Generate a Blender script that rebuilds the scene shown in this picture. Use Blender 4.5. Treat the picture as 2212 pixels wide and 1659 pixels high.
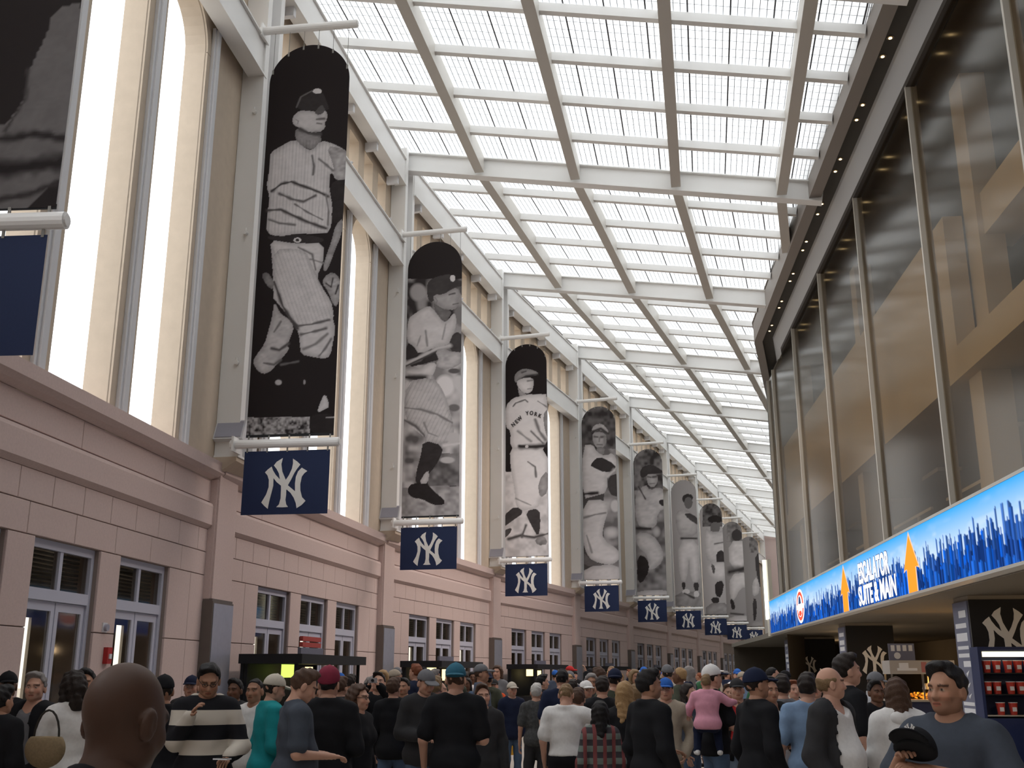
import bpy, math, random
import numpy as np
from mathutils import Matrix, Vector

for _o in list(bpy.data.objects): bpy.data.objects.remove(_o)
SC = bpy.context.scene
COL = SC.collection
RND = random.Random(7)
NR = np.random.RandomState(11)

# ------------------------------------------------------------------ camera
EYE = 1.65
cam_d = bpy.data.cameras.new('camera'); cam = bpy.data.objects.new('camera', cam_d); COL.objects.link(cam)
cam_d.sensor_width = 36.0; cam_d.lens = 36.0 * 2298.0 / 2212.0
cam_d.clip_start = 0.05; cam_d.clip_end = 500
cam.location = (0, 0, EYE)
cam.rotation_euler = (math.radians(90) + math.atan((1457.0 - 829.5) / 2298.0), 0, 0)
SC.camera = cam

# ------------------------------------------------------------------ world: flat overcast daylight
world = bpy.data.worlds.new('overcast_sky'); SC.world = world; world.use_nodes = True
bg = world.node_tree.nodes['Background']
bg.inputs[0].default_value = (0.93, 0.965, 1.0, 1); bg.inputs[1].default_value = 2.0

# ------------------------------------------------------------------ exposure
SC.view_settings.view_transform = 'Standard'; SC.view_settings.look = 'None'
SC.view_settings.exposure = 0.56; SC.view_settings.gamma = 1.0
SC.view_settings.use_curve_mapping = False
SC.cycles.max_bounces = 7; SC.cycles.diffuse_bounces = 5; SC.cycles.transparent_max_bounces = 10
SC.cycles.use_denoising = True
SC.cycles.sample_clamp_indirect = 6.0

# ------------------------------------------------------------------ helpers
MATS = {}
def mat(name, col, rough=0.6, metal=0.0, noise=0.0, nscale=8.0, bump=0.0, bscale=40.0, spec=0.35, emit=0.0):
    if name in MATS: return MATS[name]
    m = bpy.data.materials.new(name); m.use_nodes = True; nt = m.node_tree
    b = nt.nodes['Principled BSDF']
    c = tuple(col) + (1,)
    b.inputs['Base Color'].default_value = c; b.inputs['Roughness'].default_value = rough
    b.inputs['Metallic'].default_value = metal
    b.inputs['Specular IOR Level'].default_value = spec
    if noise > 0:
        tc = nt.nodes.new('ShaderNodeTexCoord'); nz = nt.nodes.new('ShaderNodeTexNoise')
        nz.inputs['Scale'].default_value = nscale; nz.inputs['Detail'].default_value = 4
        nt.links.new(tc.outputs['Object'], nz.inputs['Vector'])
        mx = nt.nodes.new('ShaderNodeMix'); mx.data_type = 'RGBA'
        mx.inputs[6].default_value = tuple(max(0, v * (1 - noise)) for v in col) + (1,)
        mx.inputs[7].default_value = tuple(min(1, v * (1 + noise)) for v in col) + (1,)
        nt.links.new(nz.outputs[0], mx.inputs[0]); nt.links.new(mx.outputs[2], b.inputs['Base Color'])
    if bump > 0:
        tc = nt.nodes.new('ShaderNodeTexCoord'); nz = nt.nodes.new('ShaderNodeTexNoise')
        nz.inputs['Scale'].default_value = bscale
        nt.links.new(tc.outputs['Object'], nz.inputs['Vector'])
        bp = nt.nodes.new('ShaderNodeBump'); bp.inputs['Strength'].default_value = bump; bp.inputs['Distance'].default_value = 0.01
        nt.links.new(nz.outputs[0], bp.inputs['Height']); nt.links.new(bp.outputs[0], b.inputs['Normal'])
    if emit > 0:
        b.inputs['Emission Color'].default_value = c; b.inputs['Emission Strength'].default_value = emit
    MATS[name] = m; return m

def emat(name, col, s):
    if name in MATS: return MATS[name]
    m = bpy.data.materials.new(name); m.use_nodes = True; nt = m.node_tree
    nt.nodes.remove(nt.nodes['Principled BSDF']); e = nt.nodes.new('ShaderNodeEmission')
    e.inputs[0].default_value = tuple(col) + (1,); e.inputs[1].default_value = s
    nt.links.new(e.outputs[0], nt.nodes['Material Output'].inputs[0]); MATS[name] = m; return m

def glassmat(name, tint, ior=1.5, gloss=1.0, rough=0.02):
    if name in MATS: return MATS[name]
    m = bpy.data.materials.new(name); m.use_nodes = True; nt = m.node_tree
    nt.nodes.remove(nt.nodes['Principled BSDF'])
    t = nt.nodes.new('ShaderNodeBsdfTransparent'); t.inputs[0].default_value = tuple(tint) + (1,)
    g = nt.nodes.new('ShaderNodeBsdfGlossy'); g.inputs['Roughness'].default_value = rough; g.inputs[0].default_value = (gloss,) * 3 + (1,)
    ge = nt.nodes.new('ShaderNodeNewGeometry'); dt = nt.nodes.new('ShaderNodeVectorMath'); dt.operation = 'DOT_PRODUCT'
    nt.links.new(ge.outputs['Normal'], dt.inputs[0]); nt.links.new(ge.outputs['Incoming'], dt.inputs[1])
    def mth(op, a, b=None, v=None):
        n = nt.nodes.new('ShaderNodeMath'); n.operation = op
        if a is not None: nt.links.new(a, n.inputs[0])
        if v is not None: n.inputs[1 if op != 'SUBTRACT' else 0].default_value = v
        if b is not None: nt.links.new(b, n.inputs[1])
        return n.outputs[0]
    c = mth('ABSOLUTE', dt.outputs['Value']); c = mth('SUBTRACT', None, c, 1.0); c = mth('POWER', c, v=5.0)
    f0 = ((ior - 1) / (ior + 1)) ** 2; c = mth('MULTIPLY', c, v=1 - f0); c = mth('ADD', c, v=f0)
    mx = nt.nodes.new('ShaderNodeMixShader')
    nt.links.new(c, mx.inputs[0]); nt.links.new(t.outputs[0], mx.inputs[1]); nt.links.new(g.outputs[0], mx.inputs[2])
    nt.links.new(mx.outputs[0], nt.nodes['Material Output'].inputs[0]); MATS[name] = m; return m

def meshdata(name, V, F, mats=(), midx=None, smooth=False):
    """V (n,3) array, F list of index lists or (m,4)/(m,3) int array"""
    me = bpy.data.meshes.new(name)
    V = np.asarray(V, dtype=np.float32).reshape(-1, 3)
    if isinstance(F, np.ndarray):
        k = F.shape[1]; n = len(F)
        me.vertices.add(len(V)); me.vertices.foreach_set('co', V.ravel())
        me.loops.add(n * k); me.loops.foreach_set('vertex_index', F.astype(np.int32).ravel())
        me.polygons.add(n); me.polygons.foreach_set('loop_start', np.arange(0, n * k, k, dtype=np.int32))
        me.update(calc_edges=True)
    else:
        me.from_pydata([tuple(map(float, v)) for v in V], [], [list(map(int, f)) for f in F]); me.update()
    for m in mats: me.materials.append(m)
    if midx is not None: me.polygons.foreach_set('material_index', np.asarray(midx, dtype=np.int32))
    me.polygons.foreach_set('use_smooth', np.full(len(me.polygons), bool(smooth)))
    me.update()
    return me

class MB:
    """collects boxes, bars, prisms for ONE mesh"""
    def __init__(s): s.V = []; s.F = []; s.I = []
    def add(s, V, F, mi=0):
        o = len(s.V); s.V += [tuple(v) for v in V]; s.F += [[i + o for i in f] for f in F]; s.I += [mi] * len(F); return s
    def box(s, x0, x1, y0, y1, z0, z1, mi=0):
        return s.add([(x0,y0,z0),(x1,y0,z0),(x1,y1,z0),(x0,y1,z0),(x0,y0,z1),(x1,y0,z1),(x1,y1,z1),(x0,y1,z1)],
                     [(0,3,2,1),(4,5,6,7),(0,1,5,4),(1,2,6,5),(2,3,7,6),(3,0,4,7)], mi)
    def bar(s, A, B, w, h, up=(0,0,1), drop=0.0, mi=0, off=0.0):
        """bar from A to B, width w, depth h hanging below the line (drop shifts it down)"""
        A = Vector(A); B = Vector(B); d = (B - A).normalized(); side = d.cross(Vector(up)).normalized(); u = side.cross(d).normalized()
        c = []
        for P in (A, B):
            for sx, zz in ((-1, -drop - h), (1, -drop - h), (1, -drop), (-1, -drop)):
                c.append(P + side * (sx * w / 2 + off) + u * zz)
        return s.add(c, [(0,1,2,3),(7,6,5,4),(0,4,5,1),(1,5,6,2),(2,6,7,3),(3,7,4,0)], mi)
    def cyl(s, A, B, ra, rb=None, n=12, mi=0, cap=True):
        rb = ra if rb is None else rb
        A = Vector(A); B = Vector(B); d = (B - A).normalized()
        a = d.orthogonal().normalized(); b = d.cross(a)
        V = []
        for P, r in ((A, ra), (B, rb)):
            for k in range(n):
                t = 2 * math.pi * k / n; V.append(P + a * (math.cos(t) * r) + b * (math.sin(t) * r))
        F = [(k, (k + 1) % n, n + (k + 1) % n, n + k) for k in range(n)]
        if cap: F += [tuple(range(n - 1, -1, -1)), tuple(range(n, 2 * n))]
        return s.add(V, F, mi)
    def prism(s, poly, axis, a0, a1, mi=0):
        """poly: list of 2D pts; axis 'x','y','z' extrusion from a0 to a1"""
        n = len(poly)
        def P(p, a):
            return {'x': (a, p[0], p[1]), 'y': (p[0], a, p[1]), 'z': (p[0], p[1], a)}[axis]
        V = [P(p, a0) for p in poly] + [P(p, a1) for p in poly]
        F = [tuple(range(n - 1, -1, -1)), tuple(range(n, 2 * n))] + [(k, (k + 1) % n, n + (k + 1) % n, n + k) for k in range(n)]
        return s.add(V, F, mi)
    def data(s, name, mats, smooth=False):
        me = meshdata(name, s.V, s.F, mats if isinstance(mats, (list, tuple)) else [mats], s.I, smooth); fixn(me); return me
    def build(s, name, mats, parent=None, M=None, smooth=False):
        return link(name, s.data(name, mats, smooth), parent, M)

def fixn(me):
    import bmesh
    bm = bmesh.new(); bm.from_mesh(me); bmesh.ops.recalc_face_normals(bm, faces=bm.faces); bm.to_mesh(me); bm.free()

def link(name, data, parent=None, M=None):
    o = bpy.data.objects.new(name, data); COL.objects.link(o)
    if parent is not None: o.parent = parent
    if M is not None: o.matrix_local = M
    return o
def empty(name, M=None, parent=None):
    o = link(name, None, parent, M); o.empty_display_size = 0.2; return o
def tag(o, label=None, cat=None, group=None, kind=None):
    if label: o['label'] = label
    if cat: o['category'] = cat
    if group: o['group'] = group
    if kind: o['kind'] = kind
    return o
def copy_tree(o, parent=None, M=None):
    c = o.copy(); COL.objects.link(c)
    if parent is not None: c.parent = parent
    if M is not None: c.matrix_local = M
    for ch in list(o.children):
        copy_tree(ch, c)
    return c
_BOX = {}
def boxdata(name, dx, dy, dz, m, bev=0.0):
    """box with its min corner at the origin; mesh data shared between equal boxes"""
    k = (name, round(dx, 3), round(dy, 3), round(dz, 3), m.name)
    if k not in _BOX:
        b = MB(); e = min(bev, dx / 3, dy / 3, dz / 3)
        if e <= 0: b.box(0, dx, 0, dy, 0, dz)
        else:      # chamfered front (+x) face
            V = [(0,0,0),(0,dy,0),(0,dy,dz),(0,0,dz),(dx-e,0,0),(dx-e,dy,0),(dx-e,dy,dz),(dx-e,0,dz),(dx,e,e),(dx,dy-e,e),(dx,dy-e,dz-e),(dx,e,dz-e)]
            F = [(3,2,1,0),(0,1,5,4),(1,2,6,5),(2,3,7,6),(3,0,4,7),(4,5,9,8),(5,6,10,9),(6,7,11,10),(7,4,8,11),(8,9,10,11)]
            b.add(V, F)
        _BOX[k] = b.data(name, m)
    return _BOX[k]
def T(x, y, z): return Matrix.Translation((x, y, z))

# pixel -> place helpers (photo frame 2212 x 1659), used to measure the building and set out the crowd
FP = 2298.0; PITCH = math.atan((1457.0 - 829.5) / FP); CP, SP = math.cos(PITCH), math.sin(PITCH)
def pray(x, y):
    a = (x - 1106.0) / FP; b = -(y - 829.5) / FP
    return Vector((a, CP - b * SP, SP + b * CP))
def at_y(x, y, Y):
    r = pray(x, y); r = r * (Y / r.y); return Vector((r.x, r.y, r.z + EYE))

# ------------------------------------------------------------------ plan of the hall
def D(a): a = math.radians(a); return Vector((math.sin(a), math.cos(a)))
def RT(a): a = math.radians(a); return Vector((math.cos(a), -math.sin(a)))
LP = {1: Vector((-4.24, 16.57)), 0: Vector((-5.13, 8.03))}
AZB = {0: 5.95, 1: 9.8, 2: 15.5, -1: 2.0, -2: 0.0}
for i in range(3, 12): AZB[i] = 19.75
BL = {i: 9.2 for i in range(-2, 12)}; BL[0] = (LP[1] - LP[0]).length
for i in range(1, 11): LP[i + 1] = LP[i] + D(AZB[i]) * BL[i]
LP[-1] = LP[0] - D(AZB[-1]) * 9.2; LP[-2] = LP[-1] - D(AZB[-2]) * 9.2
def mframe(P, az, z=0.0):
    r = RT(az); d = D(az)
    return Matrix(((r.x, d.x, 0, P.x), (r.y, d.y, 0, P.y), (0, 0, 1, z), (0, 0, 0, 1)))
def bayM(i): return mframe(LP[i] - RT(AZB[i]) * 0.6, AZB[i])          # x into hall from wall face, y along from banner i
def colaz(i): return (AZB.get(i - 1, AZB[i]) + AZB[i]) / 2
def colM(i): return mframe(LP[i] - RT(colaz(i)) * 0.6, colaz(i))
FIRST, LAST = -2, 11                                                    # columns -2..11, bays -2..10

# ------------------------------------------------------------------ materials
def grit(name, col, n=0.10, s=30): return mat(name, col, 0.85, noise=n, nscale=s, bump=0.15, bscale=120, spec=0.2)
M_STONE = grit('pink_beige_stone', (0.62, 0.49, 0.455))
M_STONE2 = grit('pale_tan_stone', (0.57, 0.475, 0.375), 0.09, 6)
M_JOINT = mat('mortar_joint', (0.30, 0.24, 0.21), 0.9)
M_STEEL = mat('white_painted_steel', (0.84, 0.83, 0.81), 0.45, noise=0.03, nscale=2)
M_STEEL2 = mat('grey_white_paint', (0.70, 0.70, 0.72), 0.5, noise=0.03, nscale=2)
M_FRAME = mat('pale_blue_grey_frame_paint', (0.55, 0.56, 0.66), 0.45)
M_BRONZE = mat('dark_bronze_cladding', (0.16, 0.135, 0.12), 0.5, 0.3, noise=0.08)
M_METAL = mat('brushed_steel_cladding', (0.46, 0.47, 0.54), 0.4, 0.6, noise=0.1, nscale=14)
M_BLACK = mat('matt_black', (0.012, 0.012, 0.014), 0.7)
M_NAVY = mat('navy_vinyl', (0.013, 0.024, 0.075), 0.75, noise=0.12, nscale=60)
M_EMB = mat('cream_white_print', (0.80, 0.78, 0.74), 0.7)
M_DARKROOM = mat('dim_interior_wall', (0.42, 0.38, 0.33), 0.9, noise=0.1, nscale=1.5)
M_GLASSD = glassmat('door_glass', (0.72, 0.68, 0.62), 1.4, 0.6, 0.05)
M_GLASSR = glassmat('facade_glass', (0.80, 0.74, 0.65), 1.4, 0.46, 0.14)

# ------------------------------------------------------------------ floor
m = mat('terrazzo', (0.46, 0.42, 0.37), 0.4, noise=0.12, nscale=60)
b = MB(); b.add([(-60, -14, 0), (70, -14, 0), (70, 160, 0), (-60, 160, 0)], [(0, 1, 2, 3)])
tag(b.build('floor', m), kind='structure')
b = MB(); b.box(-60, 70, -14, 160, -0.3, -0.05)
tag(b.build('ground', mat('asphalt', (0.2, 0.2, 0.2), 0.9)), 'grey street ground outside the hall doors', kind='structure')

# ------------------------------------------------------------------ left wall, bay by bay
OP = [-2.10, 0.0, 2.10]; DW = 1.54; WW = 1.50
Z_SILL, Z_SPR = 4.95, 11.42
def opening_centres(i): c = 4.63 if i == 0 else 5.15; return [c + o for o in OP]
def window_centres(i): c = 4.42 if i == 0 else 5.05; return [c + o * .98 for o in OP]
M_LOUV = mat('dark_louvre', (0.045, 0.042, 0.04), 0.6)
DOORN = [0]; WINN = [0]
def make_bay(i):
    n = BL[i]; y0, y1 = 0.3, n + 0.9; cs = opening_centres(i); wc = window_centres(i)
    M = bayM(i)
    b = MB()
    # upper wall, 0.4 thick, three arched openings, then a row of clerestory slots
    th = 0.36; ys = [y0]
    for c in wc: ys += [c - WW / 2, c + WW / 2]
    ys.append(y1)
    for k in range(0, len(ys), 2): b.box(-th, 0, ys[k], ys[k + 1], Z_SILL - 0.3, 12.66, 0)
    for c in wc:
        N = 16; r = WW / 2
        for k in range(N):
            a0, a1 = math.pi * k / N, math.pi * (k + 1) / N
            p0 = (c - r * math.cos(a0), Z_SPR + r * math.sin(a0)); p1 = (c - r * math.cos(a1), Z_SPR + r * math.sin(a1))
            b.prism([p0, p1, (p1[0], 12.66), (p0[0], 12.66)], 'x', -th, 0, 0)
    ns = 7; sw = 0.70; pit = (n - 1.2) / ns; sc = n / 2 + 0.6
    cy = [sc + (k - (ns - 1) / 2) * pit for k in range(ns)]
    e = [y0]
    for c in cy: e += [c - sw / 2, c + sw / 2]
    e.append(y1)
    for k in range(0, len(e), 2): b.box(-0.55, 0, e[k], e[k + 1], 12.66, 14.05, 0)
    b.box(-0.55, 0, y0, y1, 14.05, 15.75, 0)
    # lower wall behind the stone facing, with three door openings
    dz = 3.15
    ds = [y0]
    for c in cs: ds += [c - DW / 2, c + DW / 2]
    ds.append(y1)
    for k in range(0, len(ds), 2): b.box(-0.45, -0.03, ds[k], ds[k + 1], 0, dz, 1)
    b.box(-0.45, -0.03, y0, y1, dz, Z_SILL - 0.3, 1)
    w = b.build('wall_left', [M_STONE2, M_JOINT], None, M); tag(w, kind='structure')
    # arch surrounds
    if -1 <= i <= 7:
        for c in wc:
            a = MB(); r = WW / 2; N = 16
            for k in range(N):
                t0, t1 = math.pi * k / N, math.pi * (k + 1) / N
                q = lambda rr, t: (c - rr * math.cos(t), Z_SPR + rr * math.sin(t))
                a.prism([q(r, t0), q(r, t1), q(r + 0.16, t1), q(r + 0.16, t0)], 'x', -0.02, 0.025)
            for s in (-1, 1):
                a.box(-0.02, 0.025, min(c + s * r, c + s * (r + .16)), max(c + s * r, c + s * (r + .16)), Z_SILL, Z_SPR - 0.012)
            a.build('arch_surround', M_STONE2, w)
        # steel posts between the windows
        for yy in (wc[0] - 1.02, (wc[0] + wc[1]) / 2, (wc[1] + wc[2]) / 2, wc[2] + 1.0):
            a = MB(); a.box(0.026, 0.075, yy - 0.12, yy + 0.12, Z_SILL, 11.95); a.box(0.075, 0.11, yy - 0.06, yy + 0.06, Z_SILL, 11.95)
            a.build('window_post', M_STEEL2, w)
    # ledge, recessed band and lower moulding
    a = MB(); a.prism([(-0.45, 4.97), (0.17, 4.93), (0.17, 4.76), (0.10, 4.70), (0.0, 4.66), (-0.45, 4.66)], 'y', y0, y1)
    a.build('window_ledge', M_STONE, w)
    a = MB(); a.prism([(-0.03, 4.30), (0.05, 4.27), (0.07, 4.22), (0.07, 3.93), (0.0, 3.87), (-0.03, 3.87)], 'y', y0, y1)
    a.build('stone_moulding', M_STONE, w)
    # stone facing pieces
    def stone(ya, yb, za, zb, x=-0.03, dx=0.03):
        g = 0.006
        if yb - ya < 0.03: return
        link('stone_panel', boxdata('stone_panel', dx, yb - ya - 2 * g, zb - za - 2 * g, M_STONE, 0.005), w, T(x, ya + g, za + g))
    if -1 <= i <= 7:
        yA, yB = 0.95, n + 0.25
        def row(za, zb, step, sh):
            cuts = [yA]; y = yA + sh
            while y < yB - 0.25:
                if y > yA + 0.2: cuts.append(y)
                y += step
            cuts.append(yB)
            for k in range(len(cuts) - 1): stone(cuts[k], cuts[k + 1], za, zb)
        row(4.30, 4.66, 2.4, 1.3)
        st = 0.72 if i <= 3 else 2.0
        row(3.51, 3.87, st, 0.30); row(3.15, 3.51, 1.05 if i <= 3 else 2.0, 0.62)
        piers = [(yA, cs[0] - DW / 2), (cs[0] + DW / 2, cs[1] - DW / 2), (cs[1] + DW / 2, cs[2] - DW / 2), (cs[2] + DW / 2, yB)]
        for a_, b_ in piers:
            for za, zb in ((0, 0.75), (0.75, 2.15), (2.15, 3.15)):
                if b_ - a_ > 0.9 and i <= 3: stone(a_, (a_ + b_) / 2 + .1, za, zb); stone((a_ + b_) / 2 + .1, b_, za, zb)
                else: stone(a_, b_, za, zb)
    # doors
    for k, c in enumerate(cs):
        DOORN[0] += 1
        d = empty('door_%d' % DOORN[0], M @ T(-0.13, c, 0)); tag(d, kind='structure')
        h = DW / 2
        a = MB()
        a.box(-0.05, 0.05, -h, -h + 0.07, 0, 3.15); a.box(-0.05, 0.05, h - 0.07, h, 0, 3.15)
        a.box(-0.05, 0.05, -h + .07, h - .07, 3.05, 3.15); a.box(-0.06, 0.06, -h + .07, h - .07, 2.47, 2.60)
        a.box(-0.04, 0.04, -0.035, 0.035, 2.60, 3.05)
        a.build('door_frame', M_FRAME, d)
        if i > 8: continue
        for s in (-1, 1):
            lo, hi = sorted((s * 0.035, s * (h - .07)))
            g = MB(); g.box(-0.006, 0.006, lo, hi, 2.60, 3.05); g.build('transom_pane', M_GLASSD, d)
            lf = MB(); lo, hi = sorted((s * 0.012, s * (h - .075)))
            lf.box(-.025, .025, lo, lo + .075, .01, 2.46); lf.box(-.025, .025, hi - .075, hi, .01, 2.46)
            lf.box(-.025, .025, lo + .075, hi - .075, 2.36, 2.46); lf.box(-.025, .025, lo + .075, hi - .075, .01, .25)
            L_ = lf.build('door_leaf', M_FRAME, d)
            g = MB(); g.box(-.005, .005, lo + .075, hi - .075, .25, 2.36); g.build('door_pane', M_GLASSD, L_)
            g = MB(); g.cyl((.06, s * .07, .9), (.06, s * .07, 1.3), .013, n=8); g.box(.02, .06, s*.07-.01, s*.07+.01, .95, .97); g.box(.02, .06, s*.07-.01, s*.07+.01, 1.23, 1.25)
            g.build('door_handle', M_METAL, L_)
        if i <= 3:      # louvre blinds behind the transom
            g = MB()
            for q in range(9): g.box(-0.16, -0.10, -h + .07, h - .07, 2.62 + q * .05, 2.645 + q * .05)
            g.build('louvre', M_LOUV, d)
    # vestibule behind the doors: floor to 3.4 m, outer wall pierced by tall slots
    v = MB(); xo = -2.6
    slots = [(y0 + .35 + k * .86, .13) for k in range(int((y1 - y0 - .3) / .86))]
    e = [y0]
    for c, w_ in slots: e += [c - w_, c + w_]
    e.append(y1)
    for k in range(0, len(e), 2): v.box(xo - .05, xo, max(y0, e[k]), max(y0, e[k + 1]) if e[k+1] > y0 else y0 + .01, 0, 3.4)
    v.box(xo - .05, xo, y0, y1, 2.5, 3.4); v.box(xo, -0.46, y0, y1, 3.25, 3.4)
    v.box(xo - .05, xo, y0, y1, 0, .12)
    o = v.build('vestibule_wall', M_DARKROOM, w)

for i in range(FIRST, LAST): make_bay(i)
# ------------------------------------------------------------------ stone pilasters and white steel columns
ORD = ['nearest', 'second', 'third', 'fourth', 'fifth', 'sixth', 'seventh', 'eighth', 'ninth', 'tenth', 'eleventh', 'twelfth']
Z_COLTOP = 15.30
def make_column(i):
    M = colM(i)
    p = empty('stone_pilaster', M @ T(0, 0.6, 0))
    tag(p, kind='structure')
    b = MB(); b.box(-.02, .13, -.37, .37, 2.78, 4.80); b.box(-.02, .10, -.40, -.37, 2.78, 4.66); b.build('shaft', M_STONE, p)
    b = MB(); b.box(-.02, .17, -.41, .41, 0, 2.75); b.box(-.02, .155, -.40, .40, 2.75, 2.79); b.build('bronze_cladding', M_BRONZE, p)
    b = MB(); b.box(.171, .18, -.38, .39, .03, 2.72); b.build('steel_plate', M_METAL, p)
    b = MB(); b.prism([(0, 4.80), (.16, 4.80), (.36, 4.93), (.40, 4.95), (.40, 5.02), (0, 5.02)], 'y', -.44, .44); b.build('capital', M_STONE2, p)
    if i < 0: ordn = 'behind the camera, number %d' % -i
    c = empty('steel_column', M @ T(0, 0.6, 5.02))
    lab = {True: 'white steel wall column hidden behind the nearest cropped banner', False: ''}[i <= 0] or 'white steel H-shaped column carrying the %s full banner' % ORD[i - 1].replace('nearest', 'first')
    if i < 0: lab = 'white steel column behind the viewer, %s back' % ORD[-i - 1]
    if i >= 10: lab = 'white steel column beyond the last banner, %s' % ('nearer one' if i == 10 else 'farther one')
    tag(c, lab, 'column', 'white steel columns along the left wall')
    H = Z_COLTOP - 5.02
    for s, nm in ((-1, 'near_flange'), (1, 'far_flange')):
        b = MB(); y = s * .30; b.box(.0, .40, y - .09, y + .09, .03, H); b.build('flange', M_STEEL, c)
    b = MB(); b.box(.06, .20, -.21, .21, .03, H - .01); b.build('web', M_STEEL2, c)
    b = MB(); b.box(0, .42, -.42, .42, 0, .035); b.build('base_plate', M_STEEL, c)
    if 0 <= i <= 9:
        for z in (5.18, 12.68):
            a = MB(); a.cyl((.36, -.6, z - 5.02), (2.14, -.6, z - 5.02), .072, n=14)
            a.cyl((2.14, -.6, z - 5.02), (2.155, -.6, z - 5.02), .05, n=12); a.box(.405, .44, -.70, -.36, z - 5.14, z - 4.90)
            aw = empty('banner_arm', M @ T(0, 0.6, 5.02)); tag(aw, '%s white pipe arm holding %s' % ('lower' if z < 6 else 'upper', 'the cropped banner at the left edge' if i == 0 else 'the %s full banner' % ORD[i - 1].replace('nearest', 'first') if i <= 9 else 'no banner, %s of two beyond the last banner' % ('nearer' if i == 10 else 'farther')), 'pipe arm', 'white pipe arms of the banners')
            a.build('pipe', M_STEEL, aw)
    for z in (6.6, 8.9, 11.2):
        k = MB(); k.cyl((.28, -.40, z - 5.02), (.28, -.46, z - 5.02), .035, n=8); k.cyl((.28, -.43, z - 5.02), (.28, -.43, z - 4.93), .012, n=6); k.build('bolt', M_STEEL, c)
    if 1 <= i <= 8:
        s = empty('wall_speaker', M @ T(.24, .13, 5.30) @ Matrix.Rotation(math.radians(-22), 4, 'X'))
        tag(s, 'grey box loudspeaker fixed low on the %s banner column' % ORD[i - 1].replace('nearest', 'first'), 'speaker', 'loudspeakers on the column feet')
        b = MB(); b.prism([(-.02, 0), (.30, .04), (.30, .30), (-.02, .36)], 'x', -.25, .25); bo = b.build('cabinet', M_STEEL2, s)
        g = MB(); g.box(-.22, .22, -.035, -.021, .03, .33); g.build('grille', mat('speaker_grille', (.36, .36, .42), .6, noise=.1, nscale=80), s)
        k = MB(); k.box(-.05, .05, .30, .40, .12, .20); k.build('bracket', M_STEEL, s)
for i in range(FIRST, LAST + 1): make_column(i)

# girders between columns along the wall
for i in range(FIRST, LAST):
    M = bayM(i); n = BL[i]
    g = empty('wall_girder', M @ T(.25, .6, 0)); tag(g, kind='structure')
    for z0, z1, nm in ((11.92, 12.62, 'lower_girder'), (14.20, 14.98, 'upper_girder')):
        b = MB(); b.box(-.09, .12, .28, n - .28, z0 + .03, z1 - .03); b.box(-.14, .17, .28, n - .28, z0, z0 + .03); b.box(-.14, .17, .28, n - .28, z1 - .03, z1)
        b.build(nm, M_STEEL, g)
    for k in range(5):
        y = .9 + k * (n - 1.8) / 4
        b = MB(); b.box(-.20, .10, y - .06, y + .06, 14.0, 14.2); b.build('clip', M_STEEL2, g)
    if 0 <= i <= 6:
        for k in range(3):
            y = 1.5 + k * (n - 3) / 2
            b = MB(); b.cyl((.05, y, 12.62), (.05, y, 12.70), .02, n=6); b.cyl((.05, y, 12.70), (.12, y, 12.76), .03, n=6); b.build('stud', M_STEEL2, g)

# ------------------------------------------------------------------ roof
SL = -0.187; Z_R = 14.78                       # underside of the main rafters at the wall columns
def xyz(P, z): return Vector((P.x, P.y, z))
FA = 6.0; FD, FN = D(FA), RT(FA)               # right facade: direction and outward normal
def fpt(dist, along): return FN * dist + FD * along
KINK = fpt(4.74, 36.4)
EDGE = [fpt(4.74, -24), KINK, KINK + D(16.0) * 12.0, KINK + D(16.0) * 12.0 + D(19.75) * 110]
def edge_t(C, r):
    """distance along ray C + r t (2D) to the roof edge polyline"""
    best = None
    for k in range(3):
        A, B = EDGE[k], EDGE[k + 1]; e = B - A
        den = r.x * e.y - r.y * e.x
        if abs(den) < 1e-9: continue
        t = ((A.x - C.x) * e.y - (A.y - C.y) * e.x) / den
        u = ((A.x - C.x) * r.y - (A.y - C.y) * r.x) / den
        if t > 0 and -0.001 <= u <= 1.001 and (best is None or t < best): best = t
    return best if best else 8.0
def cline(i):
    a = colaz(i); return LP[i] - RT(a) * .35 + D(a) * .6, RT(a)
roof = empty('ceiling'); tag(roof, kind='structure')
LT = [2.1 + 2.56 * k for k in range(5)]
M_PANEL = bpy.data.materials.new('translucent_roof_sheet'); M_PANEL.use_nodes = True
_nt = M_PANEL.node_tree; _nt.nodes.remove(_nt.nodes['Principled BSDF'])
_t = _nt.nodes.new('ShaderNodeBsdfTranslucent'); _t.inputs[0].default_value = (.78, .78, .77, 1)
_d = _nt.nodes.new('ShaderNodeBsdfDiffuse'); _d.inputs[0].default_value = (.75, .75, .75, 1)
_m = _nt.nodes.new('ShaderNodeMixShader'); _m.inputs[0].default_value = .30
_nt.links.new(_t.outputs[0], _m.inputs[1]); _nt.links.new(_d.outputs[0], _m.inputs[2]); _nt.links.new(_m.outputs[0], _nt.nodes['Material Output'].inputs[0])
M_GRID = mat('grey_grid_core', (.33, .36, .40), .7)
M_DJ = mat('dark_panel_joint', (.10, .10, .11), .6)
M_STEEL3 = mat('shaded_white_paint', (.60, .57, .52), .45, noise=.03, nscale=2)  # white beam paint, darkened so its colour carries the shade of the undersides
far = MB()
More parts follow.
